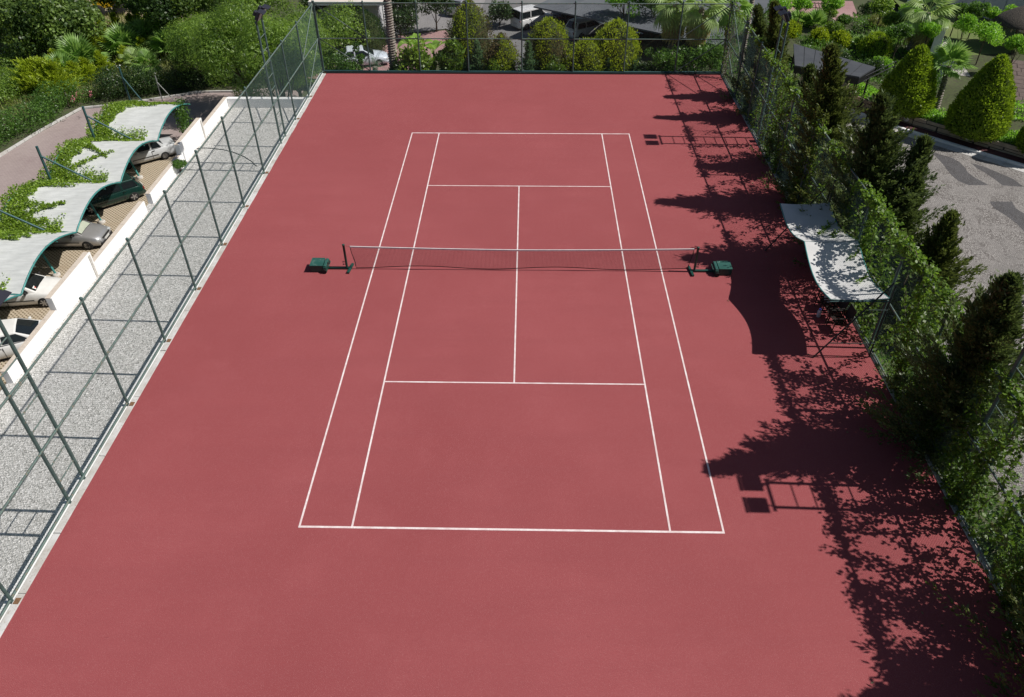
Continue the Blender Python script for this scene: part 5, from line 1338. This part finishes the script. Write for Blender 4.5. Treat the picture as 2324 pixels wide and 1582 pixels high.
LO = [((1440, 430), 62, 'biggest round lime-green tree on the lawn'), ((1180, 300), 46, 'round lime-green tree left of the biggest one on the lawn'), ((730, 370), 40, 'round lime-green tree right of the tall palm trunk'), ((785, 510), 32, 'small round lime tree just above the white pillar'),
      ((1740, 165), 32, 'small round tree before the pale panelled wall'), ((1830, 560), 46, 'round lime tree below the thatched parasol'), ((150, 80), 46, 'flat-topped green tree at the top left of the garden'), ((300, 235), 40, 'flat-topped green tree left of the white pillar'),
      ((480, 140), 36, 'round lime tree behind the white pillar at the top'), ((370, 410), 46, 'low green shrub tree left of the tall palm trunk'), ((1330, 130), 40, 'dark-leaved tree before the pale panelled wall'), ((1500, 160), 28, 'thin pale-leaved tree before the panelled wall'), ((1100, 120), 30, 'olive tree behind the lawn')]
for i, ((a, c_), r_, lab) in enumerate(LO):
    lolli(3400+a/3.163, c_/3.163, r_, lab, 70+i, ch=1.0 if i == 3 else 2.1, mt= 'lf_lime' if i not in (6, 7, 9, 10, 12) else ('lf_hedge' if i != 6 and i != 7 else 'lf_pepper'))
for i, (u, v, r_, lab) in enumerate(((3039, 22, 52, 'round lime tree at the top edge near the far right floodlight'), (3134, 18, 32, 'small round lime tree with thin trunk on the plaza'), (3250, 12, 40, 'loose lime tree at the top edge beside the pink path'))):
    lolli(u, v, r_, lab, 90+i, z0=ZD, ch=2.6)
for i, (u, v, r_, lab, mt_) in enumerate(((3203, 150, 36, 'small golden shrub behind the pavilion roof, left', 'lf_gold'), (3284, 160, 36, 'small golden shrub behind the pavilion roof, right', 'lf_gold'), (3415, 205, 56, 'dark-and-lime dome shrub at the end of the pavilion', 'lf_topiary'), (3090, 120, 34, 'golden shrub behind the far right floodlight', 'lf_gold'), (3440, 255, 40, 'lime shrub below the dome at the pavilion end', 'lf_lime'), (3240, 60, 34, 'olive bush beside the pink path', 'lf_pepper'), (3300, 80, 28, 'grey-green bush on the pink path edge', 'lf_hedge'), (3260, 115, 40, 'low grey-green planting above the golden shrubs', 'lf_vine'), (3420, 90, 40, 'wispy olive grasses left of the white pillars', 'lf_grass'), (3400, 40, 40, 'dark shrub bed right of the pink path', 'lf_dark'))):
    g = G(u, v, ZD+.9); dep = float(np.dot(g-CAMP, FW)); r = r_/(FPX*4000/WPX)*dep
    if mt_ in ('lf_gold', 'lf_topiary'): topiary((float(g[0]), float(g[1]), ZD), dome(r, r*2.0), lab, mt_, 5500, seed=110+i, rough=.09)
    else: broadleaf((float(g[0]), float(g[1]), ZD), .9+r*.8, r, lab, mt_, 14, 480, (.1, .2), .35, name='leafy_shrub', cat='shrub', seed=110+i, flat=.7)
for i, (u, v, L, lab) in enumerate(((3184, 100, .95, 'stemless fan palm above the left golden shrub'), (3121, 92, .9, 'stemless fan palm right of the far floodlight heads'), (3368, 182, .8, 'stemless fan palm right of the golden shrubs'), (3435, 168, .85, 'stemless fan palm behind the dark-and-lime dome'), (3480, 160, .8, 'upright young fan palm left of the tall palm trunk'))):
    g = G(u, v, ZD+.5); fan_palm((float(g[0]), float(g[1]), ZD), .25, lab, L=L, n=15, elmin=5, elmax=80, droop=.25, seed=120+i, group='young fan palms in the right garden')
# tall palm and small palm between the cones
g = G(3548, 205, ZP); zt_ = float(ONY(3625, 48, g[1])[2]); xt = float(ONY(3625, 48, g[1])[0])
fan_palm((float(g[0]), float(g[1]), ZP), zt_-ZP, 'tall shaggy palm with a brown skirt, cut by the top photo edge', L=1.25, n=18, mt='lf_palmpale', trunk_r=.30, droop=1.0, skirt=30, lean=(xt-float(g[0]), 0), elmin=-50, elmax=65, seed=131)
g = G(3657, 427, ZP); zt_ = float(ONY(3706, 258, g[1])[2]); xt = float(ONY(3706, 258, g[1])[0])
fan_palm((float(g[0]), float(g[1]), ZP), zt_-ZP, 'small fan palm standing between the two clipped cones', L=1.0, n=17, trunk_r=.19, droop=.35, lean=(xt-float(g[0]), 0), elmin=-15, elmax=80, seed=132)
for k, (x, y, lab) in enumerate(((27.0, 25.5, 'dark shrub behind the trunk of the small fan palm'), (29.8, 24.0, 'dark shrub behind the right clipped cone'), (24.0, 28.0, 'dark shrub behind the left clipped cone'), (22.5, 30.5, 'dark shrub beneath the lattice beam'))):
    broadleaf((x, y, ZD+.4), 1.25, 1.0, lab, 'lf_hedge' if k < 2 else 'lf_dark', 12, 420, (.1, .18), .45, name='leafy_shrub', cat='shrub', seed=140+k, flat=.8)
# undergrowth filling the garden beds
def undergrowth(name, poly, n, mt, z, label, h=.5, leafl=.16):
    lf = LF(); q = scatter(poly, n); m_ = len(q); hm = np.clip(.5+.5*np.sin(q[:, 0]*1.3+1)*np.sin(q[:, 1]*1.1)+.35*np.sin(q[:, 0]*3.1+q[:, 1]*2.3), .05, 1)
    lf.add(np.stack([q[:, 0], q[:, 1], z+h*hm*rng.random(m_)**.6], 1), rng.normal(size=(m_, 3))*.7+np.array([0, 0, .7]), np.array([0, 0, 1.])+rng.normal(size=(m_, 3))*.5, leafl*(.7+.6*rng.random(m_)), leafl*.45, .1+.55*hm+rng.normal(size=m_)*.18)
    o = lf.build(name, mt); stuff(o); tag(o, label, 'undergrowth')
def scatter(poly, n):
    xs_ = [p[0] for p in poly]; ys_ = [p[1] for p in poly]; out = []
    while sum(map(len, out)) < n:
        q = np.stack([rng.uniform(min(xs_), max(xs_), n), rng.uniform(min(ys_), max(ys_), n)], 1); ins = np.zeros(n, bool); j = len(poly)-1
        for i in range(len(poly)):
            a, c_ = poly[i], poly[j]; cnd = ((a[1] > q[:, 1]) != (c_[1] > q[:, 1])) & (q[:, 0] < (c_[0]-a[0])*(q[:, 1]-a[1])/(c_[1]-a[1]+1e-12)+a[0]); ins ^= cnd; j = i
        out.append(q[ins])
    return np.concatenate(out)[:n]
rng = np.random.default_rng(149)
undergrowth('garden_undergrowth', [(20.5, 27.5), (25, 25.5), (30.5, 28), (30.8, 41), (27.5, 42), (25.8, 37), (21, 36)], 16000, 'lf_hedge', ZP-.02, 'leafy undergrowth between the pavilion and the white pillars', .6)
undergrowth('pavilion_undergrowth', [(15.5, 27), (20, 26.5), (20.5, 40), (24, 46), (14, 48), (13, 30)], 12000, 'lf_hedge', ZD-.02, 'leafy undergrowth round the far right court corner', .6)
undergrowth('terrace_undergrowth', [(27.5, 21.5), (31, 20), (36, 17), (38, 20), (31, 23.4)], 5000, 'lf_lime', ZP-.02, 'bright undergrowth below the stone slab terrace', .5)
# low creeping cover on the planter edge
rng = np.random.default_rng(150); lf = LF()
for i in range(len(wi)-1):
    a = np.array([*wi[i], ZP]); t = np.array([wi[i+1][0]-wi[i][0], wi[i+1][1]-wi[i][1], 0]); nl = np.array([-t[1], t[0], 0])/np.linalg.norm(t)
    if wi[i][0] < 21 or wi[i][0] > 34: continue
    m_ = 620; s_ = rng.random(m_); d_ = rng.random(m_)**1.2*1.9-.12
    P_ = a+np.outer(s_, t)+np.outer(d_, nl); P_[:, 2] += .05+.30*rng.random(m_)*np.abs(np.sin(P_[:, 0]*2.3)+.5*np.sin(P_[:, 1]*3.1))
    lf.add(P_, rng.normal(size=(m_, 3))+np.array([0, 0, .6]), np.array([0, 0, 1.])+rng.normal(size=(m_, 3))*.5, .12+.06*rng.random(m_), .07, .4+.25*rng.normal(size=m_)+.2*np.sin(P_[:, 0]*1.7))
o = lf.build('ground_cover', 'lf_lime'); stuff(o); tag(o, 'low bright creeping plants along the top of the stone wall', 'ground cover')

# ---- left garden
ZG = -7.0
def lg(u, v, z=ZG): g = G(u, v, z); return float(g[0]), float(g[1]), ZG
x, y, z = lg(185, 50, -3.0); broadleaf((x, y, ZG), 6.8, 4.3, 'large grey-green oak at the top left corner', 'lf_oak', 46, 300, (.22, .38), .6, seed=201, flat=.75, clump=.32)
x, y, z = lg(40, 20, -3.0); broadleaf((x, y, ZG), 7.0, 4.4, 'grey-green oak cut by the left photo edge', 'lf_oak', 34, 300, (.22, .38), .6, seed=202, flat=.75, clump=.34)
x, y, z = lg(620, 0, -2.6); broadleaf((x, y, ZG), 6.0, 2.7, 'dark tree with visible trunk on the sandy clearing', 'lf_dark', 24, 300, (.2, .34), .55, seed=203, flat=.6)
for (u, vt, yy_, rd_, lab, sd) in ((775, 75, 36.5, 3.0, 'feathery pepper tree left of the far floodlight', 204), (900, 5, 30.5, 3.3, 'biggest feathery pepper tree, behind the far floodlight', 205), (1035, 30, 24.0, 2.7, 'feathery pepper tree leaning over the end of the parapet', 206), (1110, 15, 31.0, 3.0, 'feathery pepper tree seen through the left court fence', 211)):
    p = ONY(u, vt, yy_); hh_ = float(p[2])-ZG; broadleaf((float(p[0]), yy_, ZG), hh_, rd_, lab, 'lf_pepper', 48, 620, (.14, .28), .26, seed=sd, crown_h=hh_*.42, clump=.36, droop=.55)
for (u, v, zc, r_, lab, sd) in ((770, 5, -3.0, 3.0, 'dark green tree at the top edge right of the sandy clearing', 208), (960, 0, -2.5, 3.0, 'dark green tree at the top edge behind the far floodlight heads', 209), (500, -30, -3.0, 3.2, 'tree above the top edge behind the yellow loader', 210)):
    x, y, z = lg(u, v, zc); broadleaf((x, y, ZG), zc-ZG+r_*.8, r_, lab, 'lf_oak', 24, 330, (.22, .38), .55, seed=sd, flat=.8)
x, y, z = lg(1170, 290, -6); broadleaf((x, y, ZG), 2.2, 1.2, 'grey-green bush behind the end parapet', 'lf_agave', 14, 420, (.14, .24), .35, seed=207, flat=.8, name='leafy_shrub', cat='shrub')
def hedge(pts, w_, h_, label, mt, per=520, leaf=(.1, .19), seed=0, jag=.3):
    global rng
    rng = np.random.default_rng(1000+seed); pr = resample(pts, w_*.42); c0 = pr[len(pr)//2]
    e = empty('hedge', (c0[0], c0[1], ZG)); tag(e, label, 'hedge')
    cl = []
    for p in pr:
        for q in range(2):
            r_ = w_*.5*(.7+.5*rng.random()); hz = h_*(.75+jag*rng.random())
            cl.append(((p[0]-c0[0]+rng.normal()*w_*.2, p[1]-c0[1]+rng.normal()*w_*.2, hz*.52), (r_, r_, hz*.52)))
    clumped(e, cl, per, mt, leaf, .5, fill=.12)
    b = MB()
    for p in pr[::2]: b.tube([(p[0]-c0[0], p[1]-c0[1], -.1), (p[0]-c0[0]+.1, p[1]-c0[1], h_*.6)], .05, 5)
    b.build('stems', MATS['bark'], e); return e
hedge([(-38.3, 6), (-38.0, 16), (-37.4, 23), (-36.6, 28)], 2.6, 1.9, 'broad green hedge along the left side of the parking lot', 'lf_hedge', seed=1)
hedge([(-36.0, 29.5), (-34.8, 32.5)], 2.2, 1.9, 'green hedge rounding the corner of the parking lot', 'lf_hedge', seed=2)
hedge([(-33.2, 33.4), (-29.5, 34.4)], 1.9, 2.2, 'dark hedge behind the kerb at the lot corner', 'lf_dark', seed=3)
hedge([(-28.0, 35.2), (-24.5, 36.4), (-21.5, 36.8)], 2.2, 2.6, 'dark hedge beneath the pepper trees', 'lf_dark', seed=4)
hedge([(-41.5, 24), (-41, 32), (-43, 38)], 3.2, 2.0, 'rough shrub band left of the golden thujas', 'lf_pepper', seed=5)
z1 = lambda a, c_: (a/3.164, c_/3.164)
GT = [((1350, 640), 3.1, 'tallest golden thuja in the row, above the fan palms'), ((1520, 560), 3.0, 'golden thuja right of the tallest in the row'), ((1180, 730), 2.6, 'golden thuja left of the tallest in the row'), ((1010, 760), 2.4, 'golden thuja behind the left fan palm'), ((930, 810), 2.2, 'golden thuja just left of the left fan palm'), ((755, 930), 2.2, 'lone golden thuja left of the fan palms'),
      ((560, 1010), 2.0, 'small dark-gold thuja by the dry grass'), ((390, 1060), 2.1, 'golden thuja at the end of the row by the left hedge'), ((1690, 520), 2.6, 'golden thuja between the two rear fan palms'), ((1770, 480), 2.6, 'golden thuja touching the right fan palm'), ((1900, 440), 2.4, 'golden thuja at the right end of the row'), ((1300, 920), 2.0, 'low golden thuja in front of the fan palms'), ((970, 1060), 2.0, 'low golden thuja above the dark hedge'), ((1120, 1010), 2.0, 'low golden thuja right of the one above the dark hedge'), ((1600, 850), 1.9, 'low golden thuja below the middle fan palm'), ((1800, 740), 2.0, 'low golden thuja below the right fan palm')]
for i, (p, h_, lab) in enumerate(GT):
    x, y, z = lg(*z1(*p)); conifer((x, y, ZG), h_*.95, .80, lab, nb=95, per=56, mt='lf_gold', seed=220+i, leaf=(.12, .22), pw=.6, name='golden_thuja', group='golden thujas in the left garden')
rng = np.random.default_rng(5)
for i, (p, lab) in enumerate((((480, 1160), 'long golden thuja hedge bush beside the left hedge'), ((640, 1140), 'golden thuja hedge bush at the corner of the lot'), ((760, 1180), 'golden thuja hedge bush right of the corner one'))):
    x, y, z = lg(*z1(*p)); conifer((x, y, ZG), 2.5, 1.7, lab, nb=190, per=60, mt='lf_gold', seed=240+i, leaf=(.12, .24), pw=.45, name='golden_thuja')
PM = [((1040, 900), 1.25, 'left fan palm in the golden thuja row'), ((1590, 720), 1.25, 'middle fan palm in the golden thuja row'), ((1840, 640), 1.15, 'fan palm right of the middle one, partly shaded'), ((2080, 500), 1.3, 'dark upright fan palm at the right end of the row'), ((2150, 720), 1.15, 'pale fan palm beside the pepper tree'), ((840, 1040), 1.05, 'dark young fan palm left of the dark hedge')]
for i, (p, L, lab) in enumerate(PM):
    x, y, z = lg(*z1(*p)); fan_palm((x, y, ZG), .75, lab, L=L*1.12, n=20, elmin=-5, elmax=82, droop=.25, seed=250+i, group='young fan palms in the left garden')
for i, (p, h_, lab) in enumerate((((1740, 1010), 1.6, 'pale short-trunked palm above the thin steel post'), ((1900, 1030), 1.5, 'dark short-trunked palm beside the pale one'), ((1810, 1090), .5, 'tiny pale palm at the foot of the short-trunked palms'))):
    x, y, z = lg(*z1(*p)); fan_palm((x, y, ZG), h_, lab, L=.8, n=15, mt='lf_palmpale' if i != 1 else 'lf_palm', trunk_r=.1, elmin=-20, elmax=70, droop=.5, seed=260+i)
# meadow
rng = np.random.default_rng(31)
lf = LF(); q = scatter([(-60, 18), (-38.5, 18), (-37, 30), (-30, 36), (-22, 38), (-22, 50), (-34, 52), (-60, 58)], 26000); m_ = len(q)
pt_ = .5+.5*np.sin(q[:, 0]*.45)*np.sin(q[:, 1]*.38+1)
lf.add(np.stack([q[:, 0], q[:, 1], np.full(m_, ZG-.02)], 1), rng.normal(size=(m_, 3))*.35+np.array([0, 0, 1.]), runit(m_), .35+.55*rng.random(m_)*(.4+pt_), .07, .2+.6*pt_+rng.normal(size=m_)*.2)
o = lf.build('meadow_grass', 'lf_grass'); stuff(o); tag(o, 'tall rough meadow grass in the left garden', 'grass')
lf = LF(); 
for (u, v, n_, sx) in ((115, 200, 90, 2.2), (30, 140, 60, 2.0), (95, 270, 25, 1.6), (540, 268, 30, 1.0)):
    c_ = G(u, v, ZG); P_ = np.stack([c_[0]+rng.normal(size=n_)*sx, c_[1]+rng.normal(size=n_)*sx, ZG+.7+.3*rng.random(n_)], 1)
    lf.add(P_, runit(n_)*np.array([1, 1, .2]), np.tile([0, 0, 1.], (n_, 1)), .13, .13, .5)
o = lf.build('meadow_flowers', 'lf_flower'); stuff(o); tag(o, 'white umbel flowers scattered in the rough meadow', 'flowers')
lf = LF()
for (u, v) in ((283, 385), (360, 367), (300, 362), (286, 383), (358, 372)):
    c_ = G(u, v, -5.2); n_ = 9; lf.add(c_+rng.normal(size=(n_, 3))*.12, runit(n_), runit(n_), .10, .08, .5)
o = lf.build('oleander_flowers', 'lf_pink'); stuff(o); tag(o, 'pink oleander flowers on the hedge at the lot corner', 'flowers')
lf = LF(); m_ = 150; xx_ = 11.55-np.abs(rng.normal(size=m_))*1.3; yy_ = rng.uniform(-20, 19.5, m_)
lf.add(np.stack([xx_, yy_, np.full(m_, .012)], 1), rng.normal(size=(m_, 3))*np.array([1, 1, .06]), np.array([0, 0, 1.])+rng.normal(size=(m_, 3))*.15, .07+.05*rng.random(m_), .045, rng.random(m_))
o = lf.build('fallen_leaves', 'lf_brown'); stuff(o); tag(o, 'dry fallen leaves on the court beside the vine fence', 'leaves')
# leaf litter and low weeds on the banks
lf = LF(); q = np.concatenate([scatter([(-11.5, 20.5), (11.8, 20.5), (11.8, 27), (-11.5, 27)], 9000), scatter([(11.95, -20), (15.6, -20), (15.6, 20), (11.95, 20)], 11000)]); m_ = len(q)
zz = np.array([zg(a, c_) for a, c_ in q])
lf.add(np.stack([q[:, 0], q[:, 1], zz], 1), rng.normal(size=(m_, 3))*.6+np.array([0, 0, .8]), np.array([0, 0, 1.])+rng.normal(size=(m_, 3))*.6, .14+.16*rng.random(m_), .07, rng.random(m_)*.7)
o = lf.build('bank_weeds', 'lf_hedge'); stuff(o); tag(o, 'low weeds covering the banks outside the court fences', 'weeds')
bpy.context.view_layer.update()
